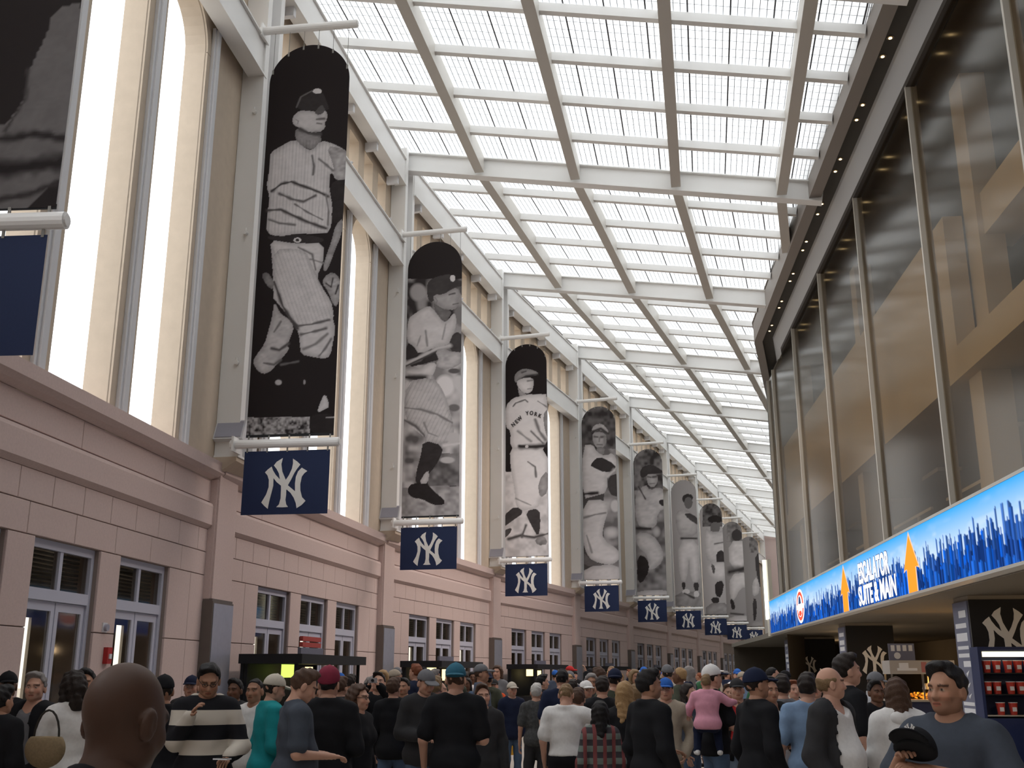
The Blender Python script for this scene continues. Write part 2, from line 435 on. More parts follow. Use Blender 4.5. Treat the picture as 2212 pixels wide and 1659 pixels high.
for i in range(FIRST, LAST + 1):
    C, r = cline(i); tm = edge_t(C, r) + (.4 if i < 5 else .3)
    b = MB(); A = xyz(C, Z_R + .54); B = xyz(C + r * tm, Z_R + .54 + SL * tm)
    b.bar(A, B, .07, .50, drop=.02); b.bar(A, B, .30, .03, drop=.51); b.bar(A, B, .30, .03, drop=0)
    b.build('main_rafter', M_STEEL, roof)
    if i == LAST: continue
    C2, r2 = cline(i + 1)
    def pt(u, t): return C.lerp(C2, u) + r.lerp(r2, u) * t
    def rz(t, dz=0): return Z_R + .54 + SL * t + dz
    # lengthwise beams
    for t in LT:
        t0 = edge_t(C, r); t1 = edge_t(C2, r2)
        if t > t0 - .1 and t > t1 - .1: continue
        u1 = 1.0
        if t > t1 - .05: u1 = max(.05, min(1, (t0 - t) / max(.01, t0 - t1)))
        b = MB(); b.bar(xyz(pt(.018, t), rz(t)), xyz(pt(u1 - .018 if u1 == 1 else u1, t), rz(t)), .24, .47)
        b.build('lengthwise_beam', M_STEEL3, roof)
    # purlins
    for k in range(1, 5):
        u = k / 5; P0 = pt(u, 0); rr = r.lerp(r2, u); te = edge_t(P0, rr)
        ts = [.0] + [t for t in LT if t < te] + [te]
        b = MB()
        b.bar(xyz(P0, rz(0)), xyz(P0 + rr * te, rz(te)), .15, .19, drop=.0)
        b.build('purlin', M_STEEL, roof)
    # translucent panels
    for row in range(5):
        ua, ub = row / 5, (row + 1) / 5
        te = min(edge_t(pt(ua, 0), r.lerp(r2, ua)), edge_t(pt(ub, 0), r.lerp(r2, ub)))
        te2 = max(edge_t(pt(ua, 0), r.lerp(r2, ua)), edge_t(pt(ub, 0), r.lerp(r2, ub)))
        w = .80; t = -.35; sh = .0
        while t < te2:
            tb = min(t + w, te2 + .05)
            g = .012
            near = -1 < i <= 3 or (i == 4 and row < 3)
            tgt = MB() if near else far
            q = [pt(ua, t + g), pt(ub, t + g), pt(ub, tb - g), pt(ua, tb - g)]
            z4 = [rz(t, .05), rz(t, .05), rz(tb, .05), rz(tb, .05)]
            tgt.add([xyz(a_, z_) for a_, z_ in zip(q, z4)], [(0, 3, 2, 1)], 0)
            # grid core seen through the sheet
            nx = 6
            if i <= 5:
                for a_ in range(1, nx):
                    tt = t + (tb - t) * a_ / nx; hw = .007
                    tgt.add([xyz(pt(ua, tt - hw), rz(tt, .04)), xyz(pt(ub, tt - hw), rz(tt, .04)), xyz(pt(ub, tt + hw), rz(tt, .04)), xyz(pt(ua, tt + hw), rz(tt, .04))], [(0, 3, 2, 1)], 1)
                for a_ in range(1, 6):
                    uu = ua + (ub - ua) * a_ / 6; hu = .0075 / 9.2
                    tgt.add([xyz(pt(uu - hu, t), rz(t, .038)), xyz(pt(uu + hu, t), rz(t, .038)), xyz(pt(uu + hu, tb), rz(tb, .038)), xyz(pt(uu - hu, tb), rz(tb, .038))], [(0, 3, 2, 1)], 1)
            # dark joint strip on one side
            hw = .016
            tgt.add([xyz(pt(ua, tb - hw), rz(tb, .03)), xyz(pt(ub, tb - hw), rz(tb, .03)), xyz(pt(ub, tb + hw), rz(tb, .03)), xyz(pt(ua, tb + hw), rz(tb, .03))], [(0, 3, 2, 1)], 2)
            if near: tgt.build('roof_panel', [M_PANEL, M_GRID, M_DJ], roof)
            t += w
    # roof edge above the wall
    b = MB(); b.bar(xyz(pt(0, -.42), rz(0, .12)), xyz(pt(1, -.42), rz(0, .12)), .5, .1); b.bar(xyz(pt(0, -.16), rz(0, .10)), xyz(pt(1, -.16), rz(0, .10)), .06, .10); b.build('eaves_plate', M_BRONZE, roof)
    # roof edge above the facade
    P0, P1 = C + r * edge_t(C, r), C2 + r2 * edge_t(C2, r2)
fo = far.build('roof_panel_field', [M_PANEL, M_GRID, M_DJ], roof); tag(fo, kind='stuff')

# ------------------------------------------------------------------ right building: soffit, glass front, information board
M_SOF = mat('grey_soffit_paint', (.30, .27, .245), .6); M_SOFD = mat('dark_soffit_recess', (.075, .07, .062), .7)
M_SOFL = mat('pale_cove_paint', (.42, .42, .42), .5); M_DARKT = mat('dark_trim', (.06, .052, .046), .6)
def strip(name, prof, pts, m, parent=None):
    """sweep an open (dist offset, z) profile along the plan line given as list of functions dist->xy"""
    b = MB(); n = len(prof); V = []
    for f in pts:
        for d_, z in prof: P = f(d_); V.append((P.x, P.y, z))
    F = []
    for k in range(len(pts) - 1):
        for j in range(n - 1): F.append((k * n + j, k * n + j + 1, (k + 1) * n + j + 1, (k + 1) * n + j))
    b.add(V, F); return b.build(name, m, parent)
KA = 36.4
def K1(d_): return KINK + FN * (d_ - 4.74) + FD * ((d_ - 4.74) * -0.087)
E2 = EDGE[2]; RB = RT(18)
PTS = [lambda d_: fpt(d_, -24), K1, lambda d_: E2 + RB * (d_ - 4.74), lambda d_: EDGE[3] + RT(19.75) * (d_ - 4.74)]
soff = empty('trim_1'); tag(soff, kind='structure')
strip('edge_beam', [(4.74, 13.62), (4.74, 12.92), (5.02, 12.92), (5.02, 13.15)], PTS, M_SOF, soff)
strip('light_trough', [(5.02, 13.06), (5.38, 13.06)], PTS, M_SOFD, soff)
strip('cove', [(5.38, 13.06), (5.40, 12.98), (5.62, 12.66)], PTS, M_SOFL, soff)
strip('head_trim', [(5.62, 12.66), (5.63, 12.56), (5.80, 12.56)], PTS, M_DARKT, soff)
strip('roof_deck', [(4.70, 13.64), (13, 13.64)], PTS, M_SOF, soff)
dn = 0
ORDL = ['nearest', 'second', 'third', 'fourth', 'fifth', 'sixth', 'seventh', 'eighth', 'ninth', 'tenth', 'eleventh', 'twelfth', 'thirteenth', 'fourteenth', 'fifteenth', 'sixteenth']
M_LAMP = emat('warm_lamp', (1.0, .72, .35), 5.0); M_RING = mat('lamp_ring', (.25, .2, .15), .4, .5)
for k in range(-1, 9):
    for s in (0, .62):
        al = 18.0 + 2.42 * k + s
        if al > 36: continue
        dn += 1
        P = fpt(5.17, al)
        o = empty('downlight', T(P.x, P.y, 13.06)); tag(o, 'small round downlight in the soffit trough, %s lamp of the %s pair' % ('near' if s == 0 else 'far', ORDL[k + 1]), 'lamp', 'soffit downlights')
        b = MB(); b.cyl((0, 0, -.012), (0, 0, 0), .07, n=14); b.build('ring', M_RING, o)
        b = MB(); b.cyl((0, 0, -.02), (0, 0, -.012), .032, n=10); b.build('bulb', M_LAMP, o)
        ld = bpy.data.lights.new('downlight_beam', 'SPOT'); ld.energy = 55 + 30 * (k + 1); ld.color = (1.0, .86, .78); ld.spot_size = math.radians(105); ld.spot_blend = .6; ld.shadow_soft_size = .06
        l = bpy.data.objects.new('downlight_beam', ld); COL.objects.link(l); l.parent = o; l.location = (-.25, 0, -.20); l.rotation_euler = (0, math.radians(28), 0)

# facade
G0, G1 = -6.0, 40.4; ZG0, ZG1 = 4.42, 12.58
MUL = [18.98 + 4.97 * k for k in range(-5, 5)]
FMX = mframe(fpt(5.71, 0), FA)                  # x outwards from the hall, y along the facade
fac = empty('wall_right', FMX); tag(fac, kind='structure')
M_MUL = mat('pale_mullion_paint', (.52, .49, .43), .45); 
ed = [G0] + [a for a in MUL if G0 + .3 < a < G1 - .3] + [G1]
for k in range(len(ed) - 1):
    b = MB(); b.box(0, .02, ed[k] + .03, ed[k + 1] - .03, ZG0, ZG1); b.build('glass_pane', M_GLASSR, fac)
for a in ed[1:]:
    b = MB(); b.box(-.09, .12, a - .035, a + .035, ZG0, ZG1); b.build('mullion', M_MUL, fac)
b = MB(); b.box(-.10, .10, G1, G1 + .10, 3.1, ZG1); b.build('corner_post', M_DARKT, fac)
# storeys behind the glass
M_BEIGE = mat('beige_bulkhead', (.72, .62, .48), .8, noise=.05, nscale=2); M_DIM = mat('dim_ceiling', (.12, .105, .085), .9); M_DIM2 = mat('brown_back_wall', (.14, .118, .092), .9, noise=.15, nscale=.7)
def inb(name, m, *bx):
    b = MB(); b.box(*bx); return b.build(name, m, fac)
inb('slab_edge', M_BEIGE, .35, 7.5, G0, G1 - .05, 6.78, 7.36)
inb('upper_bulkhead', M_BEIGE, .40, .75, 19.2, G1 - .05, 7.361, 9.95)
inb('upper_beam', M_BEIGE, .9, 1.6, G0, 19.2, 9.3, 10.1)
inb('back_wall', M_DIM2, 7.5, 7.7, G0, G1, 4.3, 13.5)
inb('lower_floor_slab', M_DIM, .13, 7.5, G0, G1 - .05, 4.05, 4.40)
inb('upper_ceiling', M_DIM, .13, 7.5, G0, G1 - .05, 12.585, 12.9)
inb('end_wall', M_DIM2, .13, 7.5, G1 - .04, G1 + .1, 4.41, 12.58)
for a, w in ((18.9, .34), (28.6, .3), (38.6, .3), (8.9, .34)):
    inb('inner_column', M_BEIGE, .55, 1.05, a - w, a + w, 4.41, 6.77); inb('inner_column', M_BEIGE, .80, 1.25, a - w, a + w, 7.37, 12.57)
for k in range(7):
    a = 12.5 + 4.97 * k
    inb('ceiling_fitting', M_BEIGE, 2.2, 2.8, a, a + 1.5, 6.60, 6.70)
    inb('handrail', M_BEIGE, 1.6, 1.66, a - 1.2, a + 2.5, 5.45, 5.52)
    inb('rail_post', M_BEIGE, 1.6, 1.66, a, a + .06, 4.41, 5.45)
# beyond the corner the building carries on
b = MB()
far_pts = [K1, lambda d_: E2 + RB * (d_ - 4.74), lambda d_: EDGE[3] + RT(19.75) * (d_ - 4.74)]
fw = strip('wall_right', [(6.4, 0), (6.4, 13.6)], [lambda d_: fpt(5.80, 40.55), lambda d_: E2 + RB * (d_ - 4.74), far_pts[2]], M_DIM2); tag(fw, kind='structure')
for k in range(6):
    P = E2 + D(19.75) * (2 + 9 * k) + RT(19.75) * .65
    b = MB(); b.box(-.3, .3, -.3, .3, 0, 12.9); o = b.build('trim_2', M_SOF, None, mframe(P, 19.75)); tag(o, kind='structure')
# ------------------------------------------------------------------ closing walls
b = MB(); b.box(-7.5, 14, -10.6, -10.2, 0, 14.5); tag(b.build('wall_back', M_STONE), kind='structure')
P = LP[11] - RT(19.75) * .6 + D(19.75) * .6
b = MB(); b.box(-.5, 16, .35, .75, 0, 15); tag(b.build('wall_far', M_STONE, None, mframe(P, 19.75)), kind='structure')

# ------------------------------------------------------------------ interlocking letters emblem
_NY_Y = [(1015,258),(1000,330),(985,390),(1005,560),(1045,660),(1080,745),(1150,640),(1215,500),(1240,380),(1240,275),(1330,340),(1400,410),(1330,500),(1270,590),(1190,750),(1130,855),(1090,960),(1085,1080),(1070,1180),(1085,1280),(1125,1340),(1000,1346),(870,1340),(930,1280),(965,1150),(975,960),(975,870),(950,720),(930,600),(880,500),(820,420),(880,340)]
_NY_N = [(770,445),(690,505),(625,570),(680,640),(710,740),(705,900),(650,1060),(545,1235),(610,1310),(685,1375),(720,1200),(770,1010),(805,870),(810,700),(880,790),(975,870),(1100,960),(1180,1030),(1250,1140),(1295,1260),(1310,1370),(1420,1300),(1505,1210),(1430,1130),(1395,980),(1395,840),(1430,680),(1480,610),(1550,555),(1430,480),(1350,560),(1300,680),(1280,830),(1280,1000),(1200,930),(1130,870),(1040,805),(950,730),(860,630),(800,530)]
def _ny(p):
    x, y = p; u = (x - (100 - 90 * (y - 75) / 1515)) / 2030; v = (y - 60 + 17 * (u)) / 1522
    return (u - .5) * 1.40, (.5 - v) * 1.01
NYW = [[_ny(p) for p in q] for q in (_NY_Y, _NY_N)]
_ex = [p for q in NYW for p in q]
_cx = (min(p[0] for p in _ex) + max(p[0] for p in _ex)) / 2; _cz = (min(p[1] for p in _ex) + max(p[1] for p in _ex)) / 2
_hh = max(p[1] for p in _ex) - min(p[1] for p in _ex)
NYN = [[((x - _cx) / _hh, (z - _cz) / _hh) for x, z in q] for q in NYW]      # unit height, centred
def emblem_data(h, y0=-.006, y1=-.002):
    import bmesh
    from mathutils.geometry import tessellate_polygon
    bm = bmesh.new()
    for qi, q in enumerate(NYN):
        o = 0.0008 * qi
        vs = [bm.verts.new((x * h, y0 - o, z * h)) for x, z in q]; vb = [bm.verts.new((x * h, y1, z * h)) for x, z in q]
        n = len(q)
        for tri in tessellate_polygon([[Vector((x, z, 0)) for x, z in q]]): bm.faces.new([vs[j] for j in tri])
        for k in range(n): bm.faces.new((vs[k], vs[(k + 1) % n], vb[(k + 1) % n], vb[k]))
    bmesh.ops.recalc_face_normals(bm, faces=bm.faces)
    me = bpy.data.meshes.new('emblem'); bm.to_mesh(me); bm.free(); me.materials.append(M_EMB); return me
EMB_FLAG = emblem_data(.80)

# ------------------------------------------------------------------ print painter: grey values over the banner sheet
def inpoly(X, Y, poly):
    r = np.zeros(X.shape, bool); n = len(poly); j = n - 1
    for i in range(n):
        xi, yi = poly[i]; xj, yj = poly[j]
        if yi != yj:
            c = ((yi > Y) != (yj > Y)) & (X < (xj - xi) * (Y - yi) / (yj - yi) + xi); r ^= c
        j = i
    return r
def smoothpoly(p, it=1):
    for _ in range(it):
        q = []
        for k in range(len(p)):
            a, b_ = p[k], p[(k + 1) % len(p)]
            q += [(a[0] * .75 + b_[0] * .25, a[1] * .75 + b_[1] * .25), (a[0] * .25 + b_[0] * .75, a[1] * .25 + b_[1] * .75)]
        p = q
    return p
def strokedist(X, Y, pts):
    d = np.full(X.shape, 1e9)
    for (x0, y0), (x1, y1) in zip(pts[:-1], pts[1:]):
        dx, dy = x1 - x0, y1 - y0; t = np.clip(((X - x0) * dx + (Y - y0) * dy) / max(1e-9, dx * dx + dy * dy), 0, 1)
        d = np.minimum(d, np.hypot(X - x0 - t * dx, Y - y0 - t * dy))
    return d
def vnoise(X, Y, s, seed):
    r = np.random.RandomState(seed); G = r.rand(64, 64); x = X / s; y = Y / s
    xi = np.floor(x).astype(int); yi = np.floor(y).astype(int); fx = x - xi; fy = y - yi
    fx = fx * fx * (3 - 2 * fx); fy = fy * fy * (3 - 2 * fy); g = lambda a, b_: G[a % 64, b_ % 64]
    return (g(xi, yi) * (1 - fx) + g(xi + 1, yi) * fx) * (1 - fy) + (g(xi, yi + 1) * (1 - fx) + g(xi + 1, yi + 1) * fx) * fy
def paint(spec, PX, PY, seed):
    """spec entries: ('bg',v) ('mott',lo,hi,scale) ('p',v,poly[,fold]) ('e',v,cx,cy,rx,ry[,soft]) ('s',v,width,pts) ('grad',y0,y1,v0,v1) ; coords via view (ox,oy,scale)"""
    G = np.full(PX.shape, .05); ox, oy, sc = 0, 0, 1
    X, Y = PX, PY
    for s in spec:
        k = s[0]
        if k == 'v': ox, oy, sc = s[1:]; X = (PX - ox) * sc; Y = (PY - oy) * sc
        elif k == 'bg': G[:] = s[1]
        elif k == 'mott':
            n = vnoise(X, Y, s[3], seed) * .6 + vnoise(X, Y, s[3] * .45, seed + 1) * .4; m = np.ones_like(G, bool) if len(s) < 5 else inpoly(X, Y, s[4]); G[m] = (s[1] + (s[2] - s[1]) * np.clip((n - .25) * 2, 0, 1))[m]
        elif k == 'p':
            m = inpoly(X, Y, smoothpoly(s[2])); f = s[3] if len(s) > 3 else .25
            n = vnoise(X * .8 + Y * .5, Y * 1.2 - X * .3, 46, seed + 5) * .55 + vnoise(X + Y * .4, Y * 1.5, 18, seed + 7) * .45
            sp = smoothpoly(s[2]); dd = np.zeros_like(G); dd[m] = strokedist(X[m], Y[m], sp + sp[:1])
            sh = .70 + .30 * np.clip(dd / 26, 0, 1) if s[1] > .15 else 1.0
            G[m] = (s[1] * sh * (1 - f + 2 * f * n * 1.0))[m]
        elif k == 'e':
            d = ((X - s[2]) / s[4]) ** 2 + ((Y - s[3]) / s[5]) ** 2
            if len(s) > 6: a = np.clip((1 - d) * s[6], 0, 1); G = G * (1 - a) + s[1] * a
            else: G[d < 1] = s[1]
        elif k == 's':
            d = strokedist(X, Y, s[3]); a = np.clip(1.25 - d / (s[2] * .8 * (.45 + 1.1 * vnoise(X, Y, 30, seed + 9))), 0, 1) ** 1.3; G = G * (1 - a) + s[1] * a
        elif k == 'stripe':
            m = inpoly(X, Y, s[1]); w = np.sin((X + s[4] * Y) * 6.283 / s[2]); G[m] = (G * (1 - s[3] * (w > .55)))[m]
    return G
A = ('v', 480, 0, 2.676); B_ = ('v', 480, 560, 2.676); C_ = ('v', 800, 400, 2.766); D_ = ('v', 800, 860, 2.766); E_ = ('v', 1200, 820, 2.676); Z_ = ('v', 0, 0, 1.975)
SPEC = {}
SPEC[1] = [('bg', .012), A,
 ('p', .03, [(440,640),(430,580),(470,540),(540,515),(580,530),(610,600),(620,640),(540,640)]), ('e', .55, 550, 527, 26, 15), ('s', .12, 6, [(430,620),(455,560),(520,525)]),
 ('p', .46, [(405,700),(412,668),(430,655),(445,640),(500,640),(545,646),(560,665),(590,635),(608,652),(606,690),(592,712),(598,738),(560,768),(480,760),(440,735),(415,725)], .12),
 ('p', .08, [(540,640),(575,600),(600,640),(560,668),(535,655)]), ('s', .10, 12, [(545,690),(590,686)]), ('s', .14, 7, [(548,712),(575,716)]), ('s', .2, 6, [(425,690),(440,700),(436,715)]),
 ('p', .22, [(425,735),(480,765),(560,768),(575,800),(560,850),(520,868),(460,845),(420,805)], .3), ('s', .06, 16, [(450,745),(500,772),(565,775)]),
 ('p', .50, [(280,880),(330,850),(420,800),(460,845),(520,875),(570,810),(640,830),(700,860),(735,890),(730,960),(722,1030),(690,1045),(650,1035),(640,1000),(620,1010),(620,1100),(640,1200),(625,1345),(560,1350),(420,1352),(330,1368),(255,1350),(260,1250),(275,1130),(255,1080),(270,1000),(275,930)], .10),
 ('stripe', [(270,880),(420,800),(640,830),(735,890),(720,1040),(620,1100),(640,1345),(255,1350)], 19, .16, .06),
 ('p', .34, [(600,840),(700,860),(735,890),(722,1030),(690,1045),(650,1035),(645,960)], .45), ('s', .12, 10, [(520,900),(530,960),(525,1010)]), ('s', .15, 12, [(560,920),(600,950),(640,985)]),
 ('s', .05, 14, [(285,1105),(340,1065),(400,1050),(480,1080),(560,1110),(610,1135)]), ('s', .10, 13, [(330,1120),(400,1150),(470,1165),(540,1130)]), ('s', .06, 15, [(265,1215),(340,1212),(420,1250),(500,1285),(600,1320)]), ('s', .14, 11, [(270,1270),(330,1290),(420,1300)]), ('s', .12, 10, [(420,1180),(500,1230),(580,1270)]), ('s', .16, 9, [(600,1130),(615,1220),(610,1300)]),
 ('p', .02, [(640,1045),(722,1035),(715,1150),(700,1260),(655,1300),(628,1250),(642,1200),(622,1100)]),
 ('p', .30, [(655,1300),(700,1255),(692,1350),(650,1450),(622,1530),(600,1570),(580,1560),(600,1480),(630,1400)], .35),
 ('p', .025, [(260,1362),(330,1368),(430,1350),(580,1372),(590,1402),(450,1408),(380,1402),(270,1385)]), ('e', .5, 435, 1388, 22, 15), ('e', .03, 435, 1388, 10, 8),
 ('p', .50, [(275,1385),(380,1402),(450,1408),(590,1402),(585,1520),(545,1600),(560,1740),(540,1800),(300,1800),(290,1500)], .14), ('s', .2, 9, [(290,1500),(400,1490),(520,1500),(585,1520)]), ('s', .22, 8, [(300,1540),(400,1560)]), ('s', .15, 10, [(440,1430),(520,1470),(540,1560)]),
 B_, ('p', .50, [(285,-60),(480,-60),(520,40),(580,170),(630,240),(645,320),(640,350),(655,400),(640,480),(625,560),(590,575),(520,565),(455,550),(450,500),(445,440),(430,400),(380,330),(330,230),(300,130)], .14),
 ('stripe', [(285,-60),(480,-60),(645,320),(640,350),(430,390),(300,130)], 22, .14, -.35), ('s', .10, 12, [(380,350),(440,385),(520,375),(620,350)]), ('s', .12, 12, [(455,435),(520,420),(600,400)]), ('s', .2, 12, [(470,520),(540,490),(610,430)]), ('s', .15, 10, [(560,560),(600,510),(630,460)]), ('s', .06, 14, [(300,130),(350,270),(400,350),(435,400)]),
 ('p', .42, [(300,240),(340,320),(380,340),(415,390),(400,440),(375,500),(390,520),(330,590),(280,650),(235,665),(200,640),(175,590),(200,550),(245,490),(265,420),(290,330)], .25), ('s', .08, 14, [(285,515),(330,525),(380,490)]), ('s', .12, 10, [(240,600),(300,610),(340,580)]), ('s', .15, 10, [(300,420),(340,360)]),
 ('p', .30, [(590,100),(640,70),(680,110),(690,180),(665,275),(640,262),(610,180),(578,140)], .5), ('s', .03, 9, [(600,140),(630,160),(640,110)]), ('s', .03, 9, [(655,200),(672,150)]),
 ('p', .18, [(225,90),(260,70),(300,130),(295,180),(255,150)], .5), ('e', .42, 325, 712, 22, 18, 2), ('e', .3, 475, 710, 8, 16, 2), ('s', .12, 8, [(340,610),(440,590)]),
 ('p', .62, [(595,770),(622,852),(590,868),(548,890),(565,830)], .1), ('mott', .02, .42, 22, [(140,915),(505,910),(505,1005),(140,1030)]), ('p', .02, [(505,910),(560,890),(650,900),(650,1015),(505,1010)]), ('s', .4, 6, [(600,915),(648,912)])]
SPEC[2] = [('bg', .02), C_, ('mott', .03, .30, 60, [(190,560),(580,560),(580,1100),(190,1100)]), ('e', .36, 285, 640, 55, 60, 2), ('p', .10, [(520,580),(575,560),(575,680),(540,660)], .4), ('e', .18, 540, 780, 40, 70, 2),
 ('mott', .22, .62, 80, [(190,1080),(580,1060),(580,1700),(190,1700)]), ('e', .66, 445, 1200, 65, 75, 2), ('e', .55, 530, 1180, 40, 50, 2), ('e', .10, 500, 1110, 40, 18, 2), ('e', .15, 500, 1330, 40, 25, 2),
 ('p', .05, [(335,610),(350,570),(400,545),(470,530),(500,545),(520,572),(568,570),(562,600),(520,607),(480,622),(440,652),(390,655),(375,700),(345,690)]), ('e', .62, 492, 556, 16, 20),
 ('p', .36, [(375,655),(440,652),(480,625),(520,610),(537,662),(525,682),(527,720),(500,747),(450,742),(400,712),(380,692)], .18), ('s', .08, 9, [(470,655),(505,645)]), ('s', .12, 7, [(495,712),(525,706)]), ('s', .2, 6, [(385,670),(400,690),(395,705)]),
 ('p', .18, [(375,702),(400,717),(450,747),(490,752),(457,812),(430,812),(395,782)], .3),
 ('p', .56, [(225,800),(260,770),(350,715),(380,745),(430,812),(457,817),(500,757),(515,790),(510,860),(480,912),(470,952),(400,962),(340,992),(290,1012),(260,962),(215,935)], .12), ('s', .25, 10, [(330,870),(340,960)]), ('s', .3, 8, [(450,830),(430,920)]), ('s', .3, 8, [(300,900),(280,960)]),
 ('p', .03, [(215,935),(260,962),(290,1012),(390,967),(440,990),(420,1040),(340,1062),(215,1092)]), ('p', .05, [(480,912),(515,872),(556,900),(556,1000),(470,992)]), ('s', .48, 20, [(215,1068),(300,1025),(400,975),(472,958)]), ('s', .06, 8, [(215,1080),(300,1040),(400,992)]),
 ('p', .42, [(385,992),(440,972),(470,992),(500,996),(552,1000),(552,1060),(480,1102),(400,1092),(392,1062),(410,1040)], .3),
 ('p', .60, [(212,1102),(300,1100),(340,1062),(400,1062),(385,1112),(370,1142),(300,1142),(212,1132)], .1), ('s', .03, 26, [(212,1147),(270,1152),(325,1152)]),
 ('p', .50, [(212,1172),(370,1147),(420,1200),(460,1290),(490,1400),(502,1480),(482,1532),(420,1546),(330,1542),(325,1492),(270,1432),(203,1402)], .15), ('stripe', [(205,1172),(370,1147),(490,1400),(480,1532),(330,1540),(205,1400)], 24, .14, .5), ('s', .2, 11, [(205,1330),(300,1340),(400,1370),(490,1420)]), ('s', .25, 10, [(320,1420),(345,1480),(400,1500)]), ('s', .12, 14, [(205,1405),(270,1440),(322,1495),(320,1540)]),
 D_, ('mott', .10, .5, 60, [(185,120),(330,240),(300,500),(185,560)]), ('mott', .08, .25, 50, [(345,330),(560,330),(560,525),(345,525)]), ('e', .5, 460, 370, 50, 22, 2), ('e', .5, 500, 240, 50, 40, 2), ('s', .62, 14, [(440,283),(550,268)]), ('p', .36, [(180,525),(560,522),(560,720),(180,720)], .4), ('mott', .22, .46, 40, [(180,535),(560,525),(560,720),(180,720)]),
 ('p', .03, [(316,250),(440,285),(412,370),(362,440),(305,505),(268,512),(276,430),(300,350)]), ('p', .58, [(330,440),(352,436),(346,512),(288,512)], .1), ('p', .02, [(222,540),(250,508),(342,512),(392,568),(445,608),(440,640),(370,638),(310,602),(258,598),(225,572)])]
SPEC[3] = [('bg', .012), D_, ('mott', .5, .74, 40, [(780,440),(1090,440),(1090,990),(780,990)]), C_,
 ('p', .30, [(858,1160),(868,1122),(908,1096),(950,1098),(1000,1116),(1002,1136),(955,1136),(900,1152),(878,1180),(866,1178)], .2), ('s', .05, 8, [(880,1168),(930,1140),(1000,1130)]), ('s', .08, 8, [(905,1120),(930,1112)]),
 ('p', .66, [(870,1176),(895,1156),(972,1146),(977,1200),(962,1237),(930,1247),(890,1222)], .08), ('s', .2, 8, [(940,1170),(970,1165)]), ('s', .25, 7, [(940,1218),(962,1215)]), ('p', .40, [(880,1205),(890,1222),(930,1247),(945,1258),(892,1272)], .3),
 ('p', .70, [(806,1322),(850,1272),(892,1262),(930,1252),(1000,1248),(1066,1250),(1066,1592),(900,1602),(833,1562),(840,1472),(806,1442)], .06), ('s', .12, 7, [(852,1322),(868,1302),(925,1282),(940,1295)]), ('s', .2, 7, [(1000,1290),(1062,1330)]), ('s', .2, 14, [(985,1400),(1010,1470),(1045,1520)]), ('s', .3, 12, [(880,1470),(960,1530)]), ('s', .18, 10, [(960,1470),(1030,1540)]), ('p', .30, [(1030,1370),(1066,1330),(1066,1520),(1045,1480)], .3),
 ('p', .015, [(800,1440),(840,1474),(833,1562),(822,1660),(800,1720)]),
 D_, ('p', .74, [(833,300),(900,292),(1064,298),(1064,560),(1012,602),(1006,657),(900,672),(868,642),(864,560),(838,420)], .06), ('s', .03, 24, [(890,286),(960,291),(1066,286)]), ('e', .6, 935, 289, 10, 9), ('s', .15, 9, [(940,380),(985,410),(990,470)]), ('p', .35, [(1000,500),(1064,420),(1064,560),(1012,602)], .3), ('s', .3, 8, [(870,600),(960,640)]),
 ('p', .05, [(796,702),(866,642),(922,682),(850,732),(796,772)]), ('p', .05, [(922,677),(1012,655),(1017,762),(1002,832),(962,762)]), ('p', .08, [(796,790),(850,772),(832,812),(796,842)]), ('s', .08, 13, [(825,842),(900,820),(980,832),(1066,808)]), ('p', .32, [(980,842),(1040,820),(1064,872),(1000,882)], .5), ('s', .12, 12, [(930,760),(905,830)])]
SPEC[4] = [('bg', .06), E_, ('mott', .03, .14, 40, [(150,150),(380,150),(380,560),(150,560)]), ('mott', .12, .4, 60, [(280,400),(380,400),(380,1100),(280,1100)]), ('p', .5, [(205,300),(222,262),(270,252),(308,298),(302,312),(260,288),(220,305)], .3), ('s', .05, 10, [(215,300),(262,283),(305,312)]),
 ('p', .38, [(214,310),(240,300),(290,310),(296,350),(285,385),(255,402),(228,385),(214,350)], .1), ('s', .10, 9, [(226,330),(244,332)]), ('s', .10, 9, [(262,332),(286,330)]), ('s', .2, 7, [(254,335),(252,358)]), ('s', .14, 7, [(240,375),(270,377)]), ('e', .22, 285, 350, 12, 40, 1), ('p', .24, [(235,390),(285,390),(280,440),(240,430)], .3), ('p', .56, [(155,382),(215,372),(240,422),(290,442),(330,420),(364,482),(352,522),(300,532),(300,652),(230,672),(155,692)], .14), ('p', .03, [(200,492),(250,440),(345,490),(345,522),(290,540),(210,504)]), ('p', .05, [(300,562),(368,538),(368,682),(308,662)]), ('s', .5, 14, [(300,560),(340,525)]),
 ('s', .02, 17, [(155,662),(242,655)]), ('p', .56, [(155,702),(290,690),(306,760),(280,832),(268,922),(374,990),(376,1032),(330,1072),(250,1062),(190,1032),(155,932)], .14), ('s', .2, 10, [(160,800),(230,780),(290,770)]), ('s', .25, 9, [(180,900),(210,1000)]), ('e', .52, 322, 885, 50, 40, 1), ('e', .5, 345, 730, 30, 40, 2), ('p', .12, [(155,992),(215,1052),(300,1076),(155,1080)]), ('p', .55, [(155,1085),(380,1062),(380,1180),(155,1180)], .15)]
